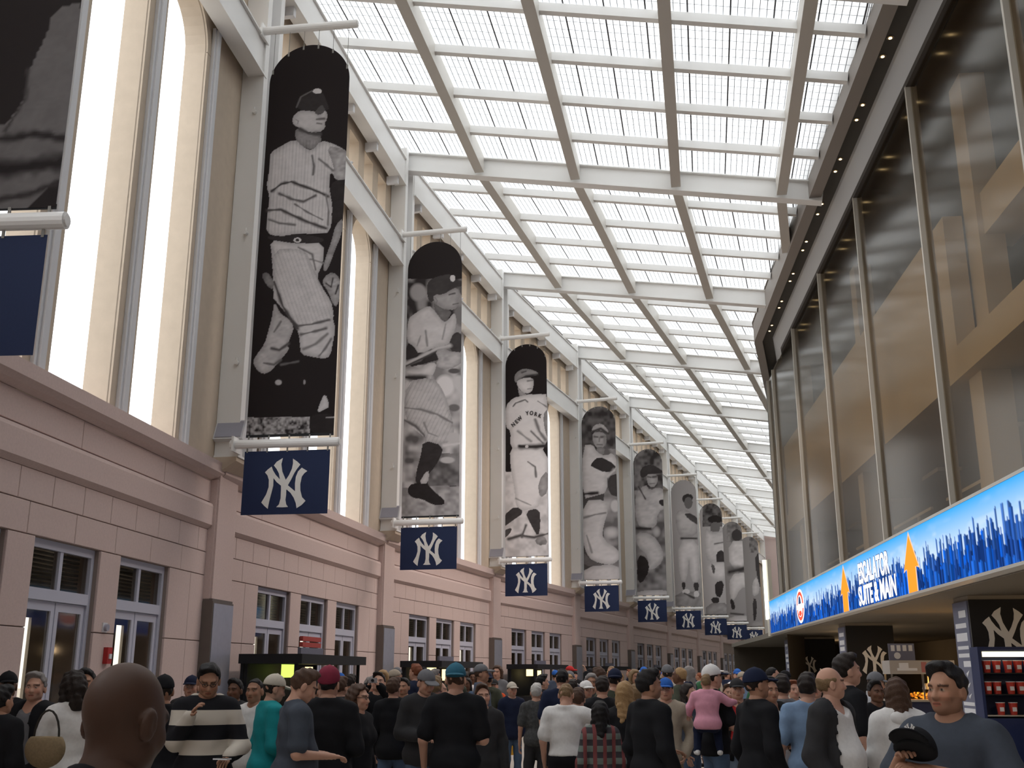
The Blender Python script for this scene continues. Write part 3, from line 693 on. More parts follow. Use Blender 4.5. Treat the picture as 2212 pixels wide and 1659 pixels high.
SPEC[5] = [('bg', .05), E_, ('mott', .03, .22, 40, [(455,400),(650,400),(650,640),(455,640)]), ('mott', .08, .30, 50, [(455,640),(660,640),(660,1230),(455,1230)]), ('p', .04, [(485,540),(505,500),(560,490),(610,520),(630,540),(540,545),(500,575)]), ('p', .40, [(524,550),(560,545),(590,552),(592,590),(575,618),(552,624),(532,605)], .1), ('s', .08, 9, [(533,562),(550,565)]), ('s', .08, 9, [(562,563),(582,560)]), ('s', .15, 7, [(545,602),(572,600)]), ('p', .44, [(460,662),(520,602),(545,640),(590,622),(648,642),(648,742),(592,762),(582,862),(490,862),(460,792)], .25), ('p', .03, [(600,690),(650,700),(650,740),(600,725)]), ('s', .05, 10, [(480,620),(520,690)]),
 ('s', .03, 15, [(470,860),(548,862)]), ('p', .46, [(460,882),(560,890),(622,982),(622,1052),(562,1102),(515,1092),(540,1022),(470,962)], .2), ('p', .02, [(475,1010),(530,1030),(545,1102),(495,1185),(470,1150)]), ('e', .40, 585, 880, 25, 35, 1), ('p', .55, [(460,1222),(670,1215),(670,1260),(460,1260)], .1)]
SPEC[6] = [('bg', .34), E_, ('p', .03, [(733,672),(760,660),(790,665),(797,692),(762,702),(748,715),(735,705)]), ('e', .13, 768, 712, 24, 34), ('p', .42, [(693,762),(760,745),(832,822),(820,902),(720,912),(698,852)], .2), ('p', .06, [(742,772),(790,775),(842,820),(842,852),(765,805)]), ('s', .03, 9, [(728,918),(815,918)]), ('p', .58, [(705,928),(826,926),(832,1080),(832,1172),(782,1172),(772,1002),(760,1170),(718,1162)], .12), ('p', .28, [(690,1225),(870,1225),(870,1330),(690,1330)], .3), ('p', .04, [(728,1170),(752,1170),(748,1215),(735,1215)]), ('p', .04, [(795,1172),(830,1172),(825,1225),(805,1225)]), ('e', .6, 755, 1225, 22, 14), ('e', .6, 815, 1240, 16, 18), ('s', .05, 9, [(745,1235),(800,1262)])]
SPEC[7] = [('bg', .42), E_, ('mott', .03, .16, 25, [(850,700),(1010,700),(1010,850),(850,850)]), ('p', .02, [(875,800),(920,780),(975,800),(965,825),(890,830)]), ('e', .14, 922, 858, 28, 36), ('p', .55, [(862,852),(900,880),(950,880),(996,852),(998,1062),(880,1062),(862,980)], .18), ('s', .12, 8, [(920,950),(970,940)]), ('p', .04, [(925,1002),(970,980),(992,1052),(935,1075)]), ('p', .6, [(872,1062),(1002,1050),(985,1152),(930,1162),(880,1132)], .12), ('p', .10, [(895,1060),(925,1080),(915,1140)]), ('p', .03, [(918,1172),(978,1160),(960,1262),(925,1252)]), ('p', .03, [(898,1262),(945,1255),(945,1295),(905,1292)]), ('p', .30, [(870,1290),(1010,1290),(1010,1400),(870,1400)], .3)]
SPEC[8] = [('bg', .30), E_, ('mott', .12, .30, 25, [(990,820),(1120,820),(1120,940),(990,940)]), ('e', .05, 1048, 900, 30, 34), ('p', .60, [(1000,932),(1112,930),(1118,1092),(1005,1092)], .18), ('s', .04, 28, [(1005,1112),(1060,1102),(1118,1078)]), ('p', .62, [(1005,1128),(1110,1110),(1118,1202),(1070,1202),(1032,1282),(1008,1262)], .12), ('p', .03, [(1010,1260),(1032,1280),(1040,1330),(1015,1330)]), ('s', .05, 12, [(1015,1352),(1085,1358)]), ('p', .6, [(1000,1368),(1140,1366),(1140,1420),(1000,1420)], .1)]
SPEC[9] = [('bg', .26), E_, ('mott', .1, .28, 20, [(1120,900),(1240,900),(1240,1000),(1120,1000)]), ('e', .32, 1185, 975, 22, 26), ('p', .05, [(1150,1002),(1232,1002),(1225,1122),(1190,1225),(1160,1122)]), ('p', .6, [(1135,1180),(1165,1130),(1185,1230),(1140,1260)]), ('p', .6, [(1205,1180),(1235,1160),(1245,1262),(1215,1262)]), ('p', .04, [(1140,1262),(1165,1272),(1160,1392),(1142,1392)]), ('p', .04, [(1225,1262),(1248,1272),(1245,1392),(1230,1392)]), ('p', .36, [(1130,1392),(1260,1392),(1260,1440),(1130,1440)], .2)]
SPEC[0] = [('bg', .015), Z_, ('p', .13, [(230,40),(370,0),(340,300),(240,900),(-300,900),(-300,560),(0,560),(110,420),(120,300),(200,150)], .15), ('s', .02, 30, [(-100,600),(60,590),(150,572),(280,590)]), ('s', .015, 60, [(-100,730),(60,720),(200,700),(270,690)]), ('s', .03, 22, [(0,850),(120,830),(240,780)]), ('s', .05, 12, [(120,300),(110,420),(20,560)])]
def project(P):
    X, Y, Z = P[..., 0], P[..., 1], P[..., 2] - EYE
    d = Y * CP + Z * SP; u = -Y * SP + Z * CP
    return 1106.0 + FP * X / d, 829.5 - FP * u / d
M_PRINT = bpy.data.materials.new('banner_print'); M_PRINT.use_nodes = True
_nt = M_PRINT.node_tree; _a = _nt.nodes.new('ShaderNodeAttribute'); _a.attribute_name = 'print'
_nt.links.new(_a.outputs['Color'], _nt.nodes['Principled BSDF'].inputs['Base Color']); _nt.nodes['Principled BSDF'].inputs['Roughness'].default_value = .75
_nt.nodes['Principled BSDF'].inputs['Specular IOR Level'].default_value = .15
def setcol(me, rgb):
    a = me.color_attributes.new('print', 'FLOAT_COLOR', 'POINT')
    c = np.ones((len(rgb), 4), np.float32); c[:, :3] = rgb; a.data.foreach_set('color', c.ravel())
def gridfaces(nx, nz):
    i = np.arange((nx + 1) * (nz + 1)).reshape(nz + 1, nx + 1)
    return np.stack([i[:-1, :-1], i[:-1, 1:], i[1:, 1:], i[1:, :-1]], -1).reshape(-1, 4)
BW, ZB, ZS_, = 1.44, 5.30, 11.60
BL_LABEL = {0: 'cropped banner at the left edge showing part of a dark trouser leg', 1: 'arched banner of a capped ballplayer in pinstripes gazing right on black', 2: 'arched banner of a ballplayer running with a bat in profile', 3: 'arched banner of a ballplayer whose jersey reads across the chest', 4: 'arched banner of a pitcher leaning with a bent knee and raised glove', 5: 'arched banner of a player in a dark cap crouching with arms spread', 6: 'arched banner of a dark capped player swinging on a pale background', 7: 'arched banner of a fielder facing forward with a glove at the knee', 8: 'arched banner of a player holding a dark glove across the waist', 9: 'arched banner of a catcher wearing a dark chest protector'}
RES = {0: (70, 300), 1: (116, 570), 2: (92, 440), 3: (84, 380), 4: (60, 280), 5: (50, 230), 6: (44, 190), 7: (40, 160), 8: (36, 140), 9: (32, 130)}
BASE = {}; BANNER = {}
M_CORD = mat('grey_cord', (.25, .24, .22), .7)
for i in range(0, 10):
    M = colM(i); top = ZS_ + (.0 if i == 1 else .08); r = BW / 2
    base = M @ T(.6 + BW / 2, 0, ZB)
    BASE[i] = base.copy(); th = BANNER[i] = empty('hanging_banner', base); tag(th, BL_LABEL[i], 'banner', 'arched player banners on the left')
    nx, nz = RES[i]
    zz = np.concatenate([np.linspace(ZB, top, int(nz * .9) + 1)[:-1], top + r * np.sin(np.linspace(0, math.pi / 2 * .985, int(nz * .12) + 1))]); nz_ = len(zz) - 1
    hw = np.where(zz > top, np.sqrt(np.maximum(r * r - (zz - top) ** 2, 1e-6)), r)
    u = np.linspace(-1, 1, nx + 1)
    Xl = u[None, :] * hw[:, None]; Zl = np.repeat(zz[:, None], nx + 1, 1) - ZB
    Yl = .012 * np.sin(Zl * 1.3 + i) * np.ones_like(Xl)
    P = np.stack([Xl, Yl, Zl], -1).reshape(-1, 3)
    W = np.array(base); Pw = P @ W[:3, :3].T + W[:3, 3]
    px, py = project(Pw)
    g = paint(SPEC[i], px, py, 31 + i)
    if i == 3 or i == 1: pass
    g = np.clip(g, .004, 1)
    rgb = np.stack([g * 1.0 + .004, g * .945, g * .94], -1)
    me = meshdata('banner_sheet', P, gridfaces(nx, nz_), [M_PRINT]); setcol(me, rgb)
    link('banner_sheet', me, th)
    hem = MB(); hem.box(-r, r, .004, .016, -.012, .03); hem.build('hem', M_BLACK, th)
    for k in range(6):
        x = -r * .93 + k * r * 1.86 / 5; zt = top - ZB + math.sqrt(max(0, r * r - x * x)) - .02
        c = MB(); c.cyl((x, 0, zt), (x, 0, 12.62 - ZB), .005, n=5); c.box(x - .015, x + .015, -.01, .01, zt - .05, zt + .03); c.build('cord', M_CORD, th)
    for k in range(5):
        x = -r * .93 + k * r * 1.86 / 4
        c = MB(); c.box(x - .012, x + .012, -.006, .006, -.06, .01); c.build('tie', M_CORD, th)
    fz = 4.05
    fl = empty('logo_flag', M @ T(.6 + .70, 0, fz)); tag(fl, 'navy flag with white interlocking letters hanging under the %s' % ('cropped banner at the left edge' if i == 0 else ORD[i - 1].replace('nearest', 'first') + ' full banner'), 'flag', 'navy letter flags')
    f = MB(); f.box(-.70, .70, 0, .004, 0, 1.01); fs_ = f.build('flag_sheet', M_NAVY, fl)
    e = link('emblem', EMB_FLAG, fs_, T(_cx * 1.0, 0, .49)); tag(e, 'white interlocking N and Y')
    for k in range(5):
        x = -.66 + k * .33
        c = MB(); c.box(x - .012, x + .012, -.006, .006, .99, 1.07); c.build('tie', M_CORD, fl)
# lettering across the third player's chest, printed on that banner
def text_mesh(name, s, size, m, bold=0.0, extr=0.001, sx=1.0):
    cu = bpy.data.curves.new(name, 'FONT'); cu.body = s; cu.size = size; cu.align_x = 'CENTER'; cu.align_y = 'CENTER'; cu.extrude = extr; cu.offset = bold
    o = bpy.data.objects.new(name, cu); COL.objects.link(o)
    dg = bpy.context.evaluated_depsgraph_get(); me = bpy.data.meshes.new_from_object(o.evaluated_get(dg)); bpy.data.objects.remove(o)
    if sx != 1.0:
        for v in me.vertices: v.co.x *= sx
    me.materials.clear(); me.materials.append(m); return me
b3 = BANNER[3]
M_INK = mat('dark_print_ink', (.03, .026, .027), .8)
Mb3 = BASE[3]; Wi = np.linalg.inv(np.array(Mb3))
def on_banner(x, y):
    r = pray(x, y); n = Vector((Mb3[0][1], Mb3[1][1], 0)); p0 = Vector((Mb3[0][3], Mb3[1][3], 0)); t = (n.dot(p0)) / (n.x * r.x + n.y * r.y)
    w = Vector((r.x * t, r.y * t, r.z * t + EYE)); q = Wi @ np.array([w.x, w.y, w.z, 1]); return q
for ch, x, y, a in (('N', 855, 160, 38), ('E', 874, 143, 40), ('W', 893, 124, 42), ('Y', 938, 92, 6), ('O', 963, 91, -4), ('R', 988, 97, -12), ('K', 1012, 107, -22)):
    q = on_banner(800 + x / 2.766, 860 + y / 2.766)
    o = link('lettering', text_mesh('lettering', ch, .185, M_INK, .006, sx=.85), b3, T(q[0], -.016, q[2]) @ Matrix.Rotation(math.radians(-a), 4, 'Y') @ Matrix.Rotation(math.radians(90), 4, 'X'))
# ------------------------------------------------------------------ long information board
BA0, BA1 = 6.0, 42.8; BZ0, BZ1 = 3.17, 4.36
board = empty('information_board', mframe(fpt(5.52, 0), FA, 0)); tag(board, 'long glowing blue skyline board with escalator sign and orange arrows', 'screen')
na, nz = 900, 44
al = BA0 + (BA1 - BA0) * (np.linspace(0, 1, na + 1)); zz = np.linspace(BZ0, BZ1, nz + 1)
AL, ZZ = np.meshgrid(al, zz); vv = (ZZ - BZ0) / (BZ1 - BZ0)
def lin(c): c = np.array(c, float) / 255; return np.where(c < .04045, c / 12.92, ((c + .055) / 1.055) ** 2.4)
S_TOP, S_MID, S_LOW = lin((60, 170, 250)), lin((150, 200, 250)), lin((205, 225, 250))
t = np.clip((vv - .45) / .55, 0, 1)[..., None]
cl = (vnoise(AL * 3, ZZ * 14, 2.2, 3) * .6 + vnoise(AL * 8, ZZ * 30, 2.0, 4) * .4)[..., None]
sky = S_LOW * (1 - t) + S_TOP * t; sky = sky + (S_LOW - sky) * np.clip((cl - .5) * 2.0, 0, 1) * np.clip(1.5 - t * 1.6, 0, 1)
rs = np.random.RandomState(5); RGB = sky
for layer, (lo, hi, wmin, wmax, col, step) in enumerate([(.42, .70, .05, .13, (62, 100, 165), .16), (.34, .62, .08, .2, (38, 78, 150), .15), (.20, .50, .10, .26, (20, 92, 205), .3), (.10, .44, .08, .2, (26, 60, 128), .16), (.0, .30, .1, .3, (30, 88, 180), .26)]):
    x = BA0; C = lin(col)
    while x < BA1:
        w = rs.uniform(wmin, wmax); h = lo + (hi - lo) * rs.rand() ** 1.6
        dens = .5 + .5 * vnoise(np.array([x * 1.0]), np.array([3.0]), 3.0, 9)[0]
        h *= .75 + .4 * dens
        d = np.abs(AL - x); top = h + np.where(d < w * .16, .10 * rs.rand() ** 2, 0) - np.clip((d / w - .3), 0, 1) * .06
        m = (d < w / 2) & (vv < top); sh = .75 + .5 * rs.rand()
        cc = C * sh * (1 + .35 * np.sign(AL - x)[..., None])
        RGB = np.where(m[..., None], cc, RGB)
        x += step * rs.uniform(.5, 1.6)
P = np.stack([np.zeros_like(AL), AL, ZZ], -1).reshape(-1, 3)
M_LED = bpy.data.materials.new('lit_screen'); M_LED.use_nodes = True; _nt = M_LED.node_tree; _nt.nodes.remove(_nt.nodes['Principled BSDF'])
_e = _nt.nodes.new('ShaderNodeEmission'); _a = _nt.nodes.new('ShaderNodeAttribute'); _a.attribute_name = 'print'; _e.inputs[1].default_value = .78
_nt.links.new(_a.outputs['Color'], _e.inputs[0]); _nt.links.new(_e.outputs[0], _nt.nodes['Material Output'].inputs[0])
me = meshdata('screen', P, gridfaces(na, nz), [M_LED]); setcol(me, RGB.reshape(-1, 3)); SCREEN = link('screen', me, board)
M_WL = emat('white_pixels', (1.0, .97, 1.0), .95); M_OR = emat('orange_pixels', (1.0, .36, .035), .78); M_ORW = emat('pale_orange_pixels', (1.0, .62, .42), .75)
M_DB = emat('dark_blue_pixels', (.03, .06, .16), 1.0); M_RD = emat('red_pixels', (.75, .09, .05), 1.0)
RY = Matrix.Rotation(math.radians(-90), 4, 'Z') @ Matrix.Rotation(math.radians(90), 4, 'X')    # text in the board plane, reading from far to near
for txt, size, a_, z_, wd, ht in (('ESCALATOR', .5, 24.75, 3.94, 3.1, .52), ('SUITE & MAIN', .5, 24.62, 3.43, 3.7, .48)):
    for bold, x_, m_, nm in ((.030, -.006, M_DB, 'lettering_outline'), (.018, -.012, M_WL, 'lettering')):
        me = text_mesh(nm, txt, size, m_, bold)
        xs = [v.co.x for v in me.vertices]; ys = [v.co.y for v in me.vertices]
        if nm == 'lettering_outline': W0 = max(xs) - min(xs); H0 = max(ys) - min(ys); cx0 = (max(xs) + min(xs)) / 2; cy0 = (max(ys) + min(ys)) / 2
        for v in me.vertices: v.co.x = (v.co.x - cx0) * wd / W0; v.co.y = (v.co.y - cy0) * ht / H0
        link(nm, me, SCREEN, T(x_, a_, z_) @ RY)
def arrow(a0, s=1.0):
    o = MB(); pts = lambda g: [(a0 + .30 + g, BZ0 + .01), (a0 + .30 + g, 3.64), (a0 + .52 + 1.6 * g, 3.64 - g), (a0 + .0, 4.26 + 1.6 * g), (a0 - .52 - 1.6 * g, 3.64 - g), (a0 - .30 - g, 3.64), (a0 - .30 - g, BZ0 + .01)]
    o.prism(pts(.05), 'x', -.008, -.004); o.build('arrow_outline', M_ORW, SCREEN)
    o = MB(); o.prism(pts(.0), 'x', -.014, -.0085); o.build('arrow', M_OR, SCREEN)
arrow(21.5); arrow(28.05)
# round crest on the board
def disc(a0, z0, ra, rz, x, m, nm, z1=None, n=36):
    o = MB(); o.prism([(a0 + ra * math.cos(2 * math.pi * k / n), z0 + rz * math.sin(2 * math.pi * k / n)) for k in range(n)], 'x', x - .003, x); o.build(nm, m, SCREEN)
disc(35.3, 3.75, .78, .53, -.004, M_WL, 'crest_rim'); disc(35.3, 3.75, .66, .45, -.008, M_RD, 'crest_ring'); disc(35.3, 3.75, .48, .34, -.012, M_WL, 'crest_field')
o = MB(); o.prism([(34.55, 3.66), (36.05, 3.66), (36.05, 3.80), (34.55, 3.80)], 'x', -.018, -.0152); o.build('crest_band', M_WL, SCREEN)
o = MB(); o.prism([(35.05, 3.82), (35.55, 3.82), (35.45, 4.02), (35.3, 4.06), (35.15, 4.02)], 'x', -.018, -.0152); o.build('crest_figure', M_DB, SCREEN)
o = MB(); o.prism([(35.0, 3.50), (35.3, 3.42), (35.6, 3.50), (35.5, 3.60), (35.1, 3.60)], 'x', -.018, -.0152); o.build('crest_figure', M_RD, SCREEN)
M_ALU = mat('pale_aluminium_trim', (.52, .50, .45), .4, .3)
b = MB(); b.box(-.02, .12, BA0, BA1, BZ1, BZ1 + .05); b.build('top_trim', M_ALU, board)
b = MB(); b.prism([(-.03, BZ0), (-.03, BZ0 - .05), (.05, BZ0 - .09), (.16, BZ0 - .09), (.16, BZ0)], 'y', BA0, BA1); b.build('bottom_trim', M_ALU, board)
b = MB(); b.box(.02, .15, BA0, BA1, BZ0, BZ1); b.build('housing', M_DARKT, board)
b = MB(); b.box(-.04, .16, BA1, BA1 + .55, BZ0 - .09, BZ0 + .55); b.box(.02, .16, BA1 + .02, BA1 + .5, BZ0 + .55, 6.0); b.build('end_post', mat('cream_post_paint', (.7, .66, .55), .5), board)
b = MB(); b.cyl((-.02, BA1 + .55, BZ0 + .55), (-.02, BA1 + .55, 6.02), .08, n=10); o = b.build('light_tube', emat('tube_glow', (1.0, .96, .72), 2.6), board); tag(o, 'upright glowing tube at the far end')

# ------------------------------------------------------------------ concession concourse under the board
conc = empty('ceiling', FMX); tag(conc, kind='structure')
M_CEIL = mat('concourse_ceiling', (.20, .175, .14), .8); 
b = MB(); b.box(-.10, 9.0, 0, 60, 3.06, 3.25); b.build('concourse_soffit', M_CEIL, conc)
wr = empty('wall_right', FMX); tag(wr, kind='structure')
b = MB(); b.box(7.6, 7.9, -8, 60, 0, 3.06); b.build('back_wall', mat('warm_grey_back_wall', (.26, .225, .18), .85, noise=.08, nscale=1.2), wr)
b = MB(); b.box(.0, 7.6, -8.3, -8, 0, 4.4); b.build('end_wall', M_DIM2, wr)
b = MB(); b.box(0, 7.6, 59.8, 60, 0, 3.06); b.build('end_wall', M_DIM2, wr)
# partition pillars with black panels
M_STR = mat('blue_grey_sign_strip', (.16, .17, .24), .6); M_WHT = mat('white_print', (.72, .73, .76), .6)
EMB_P = {}
def pillar(al, x0, w, th, eh, ez, lab, ex):
    o = empty('sign_pillar', FMX @ T(x0, al, 0)); tag(o, lab, 'pillar', 'black pillars of the food stalls')
    b = MB(); b.box(0, w, 0, th, 0, 3.055); b.build('body', mat('taupe_pillar_paint', (.27, .24, .20), .8), o)
    b = MB(); b.box(.0, w, -.02, -.001, .5, 2.98); pn = b.build('black_panel', M_BLACK, o)
    e = link('emblem', emblem_data(eh, -.030, -.021), pn, T(ex, 0, ez)); tag(e, 'grey interlocking N and Y')
    b = MB(); b.box(-.03, -.001, .02, min(th, .95), .4, 2.96); ss_ = b.build('side_sign', M_STR, o)
    zq = 2.8; rr = random.Random(int(al))
    while zq > 1.0:
        k = rr.choice((0, 1, 2)); h = rr.uniform(.06, .16)
        q = MB()
        if k == 0: q.box(-.036, -.031, .15, .80, zq - h, zq)
        elif k == 1: q.prism([(.25, zq), (.45, zq - h * .5), (.4, zq - h)], 'x', -.036, -.031)
        else: q.box(-.036, -.031, .12, .55, zq - h, zq)
        q.build('sign_line', M_WHT, ss_); zq -= h + rr.uniform(.04, .12)
    return o
pillar(20.7, .55, 2.2, .9, 1.02, 2.33, 'black stall pillar with the largest grey letter emblem, at the right edge', .62)
pillar(31.7, .45, 1.30, .95, 0.78, 2.05, 'black stall pillar with grey letter emblem behind the tall man in black', .72)
pillar(43.5, .55, 1.75, 1.0, .62, 2.02, 'black stall pillar with grey letter emblem beneath the far end of the board', .72)
# warm lamps of the stalls
def lamp(x, al, z, e, r=.10, col=(1.0, .70, .40), lab=''):
    o = empty('pendant_lamp', FMX @ T(x, al, z)); tag(o, lab, 'lamp', 'stall lamps')
    b = MB(); b.cyl((0, 0, .06), (0, 0, .16), r * .9, r * .3, n=12); b.build('shade', M_BRONZE, o)
    b = MB(); b.cyl((0, 0, 0), (0, 0, .06), r * .5, r * .6, n=10); b.build('bulb', emat('stall_bulb', col, 7.0), o)
    b = MB(); b.cyl((0, 0, .16), (0, 0, 3.06 - z), .008, n=5); b.build('cord', M_BLACK, o)
    ld = bpy.data.lights.new('stall_light', 'POINT'); ld.energy = e; ld.color = col; ld.shadow_soft_size = .12
    l = bpy.data.objects.new('stall_light', ld); COL.objects.link(l); l.parent = o; l.location = (0, 0, -.12)
lamp(1.75, 38.0, 2.62, 10, lab='amber lamp hanging above the far stall, left of the two'); lamp(1.6, 34.5, 2.30, 10, lab='amber lamp hanging low in front of the grey pillar face')
lamp(3.5, 26.0, 2.55, 40, lab='amber lamp hanging over the popcorn stall'); lamp(3.6, 17.0, 2.55, 40, lab='amber lamp hanging over the drinks stall'); lamp(3.5, 9.0, 2.6, 40, lab='amber lamp hanging over the stall beside the viewer'); lamp(3.6, 48, 2.55, 30, lab='amber lamp hanging over the farthest stall')

# popcorn stall
M_CHROME = mat('stall_chrome', (.55, .55, .56), .25, .9)
st = empty('popcorn_machine', FMX @ T(.62, 27.6, 0)); tag(st, 'glass popcorn machine with yellow light on a dark counter', 'popcorn machine')
b = MB(); b.box(0, 1.5, -.2, .75, 0, 1.02); b.box(-.04, 1.54, -.24, .78, 1.02, 1.07, 1); b.build('counter', [mat('dark_blue_counter', (.03, .04, .09), .5), M_ALU], st)
b = MB()
for x in (.02, 1.46):
    for y in (-.1, .6): b.box(x - .02, x + .02, y - .02, y + .02, 1.07, 1.66)
b.box(.72, .76, -.12, -.08, 1.07, 1.66); b.build('cabinet_frame', M_CHROME, st)
b = MB(); b.box(-.02, 1.50, -.14, .64, 1.66, 1.98); b.build('cabinet_top', mat('stall_top_panel', (.42, .39, .36), .5), st)
b = MB(); b.box(.2, .42, -.148, -.141, 1.76, 1.92); b.box(.15, .62, -.147, -.141, 1.74, 1.80); b.build('print_mark', M_WHT, st)
for k in range(4):
    b = MB(); b.box(.72 + k * .18, .84 + k * .18, -.147, -.141, 1.70, 1.94); b.build('red_stripe', mat('faded_red', (.42, .16, .15), .6), st)
b = MB(); b.box(.04, .70, -.105, -.095, 1.07, 1.66); b.build('pane', M_GLASSD, st)
b = MB(); b.box(.78, 1.44, -.105, -.095, 1.07, 1.66); b.build('pane', M_GLASSD, st)
b = MB(); b.cyl((1.1, .2, 1.62), (1.1, .2, 1.30), .03, .06, n=10); b.build('heat_lamp', emat('popcorn_glow', (1.0, .42, .06), 4.0), st)
rr = random.Random(3); b = MB()
for k in range(160):
    x, y = rr.uniform(.08, 1.42), rr.uniform(-.05, .55); z = 1.08 + .16 * rr.random() * (1 - abs(x - .95) * .6)
    b.box(x, x + .04, y, y + .04, z, z + .035)
o = b.build('popcorn', mat('popcorn_yellow', (.85, .55, .15), .8), st); o['kind'] = 'stuff'
b = MB(); b.cyl((.95, .25, 1.30), (.95, .25, 1.44), .16, .13, n=14); b.cyl((.95, .25, 1.44), (.95, .25, 1.66), .02, n=6); b.build('kettle', M_CHROME, st)
ld = bpy.data.lights.new('popcorn_light', 'POINT'); ld.energy = 45; ld.color = (1, .55, .15); ld.shadow_soft_size = .06
l = bpy.data.objects.new('popcorn_light', ld); COL.objects.link(l); l.parent = st; l.location = (1.0, -.02, 1.46)
# small sign and heaps on top of the popcorn machine
sg = empty('counter_sign', FMX @ T(.67, 27.75, 1.985)); tag(sg, 'small dark sign with pale figures standing on the popcorn machine', 'sign')
b = MB(); b.box(0, .62, 0, .03, 0, .40); b.build('sign_board', M_STR, sg)
for k in range(4):
    b = MB(); b.box(.06 + k * .14, .15 + k * .14, -.006, -.001, .22, .36); b.build('sign_figure', M_WHT, sg)
b = MB(); b.cyl((.2, -.006, .11), (.2, -.001, .11), .08, n=14); b.build('sign_figure', M_WHT, sg)

# red drinks cabinet at the right edge
fr = empty('drinks_cabinet', FMX @ T(.42, 20.05, 0)); tag(fr, 'dark blue open cabinet with lit top holding red cups', 'cabinet')
M_CAB = mat('deep_blue_cabinet', (.012, .025, .09), .45)
b = MB(); b.box(0, .05, 0, .45, .0, 2.12); b.box(.95, 1.0, 0, .45, 0, 2.12); b.box(.05, .95, .40, .45, 0, 2.12); b.box(.05, .95, 0, .45, 2.06, 2.12); b.box(.05, .95, 0, .40, 0, .92); b.build('carcass', M_CAB, fr)
for z in (.95, 1.30, 1.66):
    b = MB(); b.box(.05, .95, 0, .40, z, z + .02); b.build('shelf', M_BLACK if z > 1 else M_ALU, fr)
b = MB(); b.box(.10, .90, .04, .10, 1.95, 2.04); b.build('light_panel', emat('cabinet_light', (1.0, .85, .55), 1.6), fr)
M_CUP = mat('red_cup', (.52, .05, .035), .5); CUPN = 0
cupd = MB(); cupd.cyl((0, 0, 0), (0, 0, .20), .055, .075, n=12); CUPD = cupd.data('cup_wall', M_CUP)
cl_ = MB(); cl_.prism([(-.035, .06), (.035, .06), (.035, .13), (-.035, .13)], 'y', -.073, -.066); CLB = cl_.data('cup_label', M_WHT)
cr = MB(); cr.cyl((0, 0, .20), (0, 0, .212), .079, .079, n=12); CRD = cr.data('rim', M_WHT)
for row, (z, xs) in enumerate(((1.68, (.16, .34, .52, .70, .86)), (1.32, (.14, .31, .53, .70, .87)), (.97, (.32, .54)))):
    for k, x in enumerate(xs):
        c = empty('paper_cup', FMX @ T(.42 + x, 20.05 + .12 + .03 * (k % 2), z)); tag(c, 'red paper cup, %s from left on the %s shelf of the drinks cabinet' % (('first', 'second', 'third', 'fourth', 'fifth')[k], ('top', 'middle', 'bottom')[row]), 'cup', 'red cups in the drinks cabinet')
        link('cup_wall', CUPD, c); link('cup_label', CLB, c); link('rim', CRD, c)
bb = empty('blue_bin', FMX @ T(1.15, 18.6, 0)); tag(bb, 'bright blue square bin in front of the drinks cabinet', 'bin')
b = MB(); b.box(0, .8, 0, .6, .05, .90); b.build('body', mat('bright_blue_plastic', (.015, .05, .26), .5), bb)
b = MB(); b.box(-.02, .82, -.02, .62, .90, .95); b.build('lid', M_BLACK, bb)
for x in (.1, .62):
    b = MB(); b.box(x, x + .1, .05, .15, 0, .05); b.build('foot', M_ALU, bb)
# far stall with bottles under the board
ct = empty('stall_counter', FMX @ T(.9, 39.2, 0)); tag(ct, 'dark counter of the far food stall', 'counter')
b = MB(); b.box(0, 2.2, 0, .7, 0, 1.05); b.build('base', M_BLACK, ct); b = MB(); b.box(-.05, 2.25, -.05, .75, 1.05, 1.10); b.build('worktop', M_ALU, ct)
BOT = MB(); BOT.cyl((0, 0, 0), (0, 0, .22), .05, n=10); BOT.cyl((0, 0, .22), (0, 0, .32), .05, .018, n=10); BOTD = BOT.data('glass', mat('pale_bottle', (.5, .52, .5), .2)); CAPM = MB(); CAPM.cyl((0, 0, .32), (0, 0, .35), .02, n=8); CAPD = CAPM.data('bottle_cap', M_WHT)
sh2 = empty('bottle_rack', FMX @ T(1.0, 39.5, 1.10)); tag(sh2, 'tall wire rack for bottles on the far stall counter', 'rack')
for x in (0, 1.1):
    b = MB(); b.box(x, x + .03, 0, .3, 0, .75); b.build('upright', M_CHROME, sh2)
b = MB(); b.box(.03, 1.1, 0, .3, .36, .38); b.build('shelf', M_CHROME, sh2)
for z in (0.001, .381):
    for k in range(6):
        o = empty('bottle', FMX @ T(1.12 + k * .17, 39.62, 1.10 + z)); tag(o, 'pale bottle, %s from the left on the %s level of the wire rack' % (('first', 'second', 'third', 'fourth', 'fifth', 'sixth')[k], 'lower' if z < .1 else 'upper'), 'bottle', 'bottles at the far stall')
        link('glass', BOTD, o); link('bottle_cap', CAPD, o)

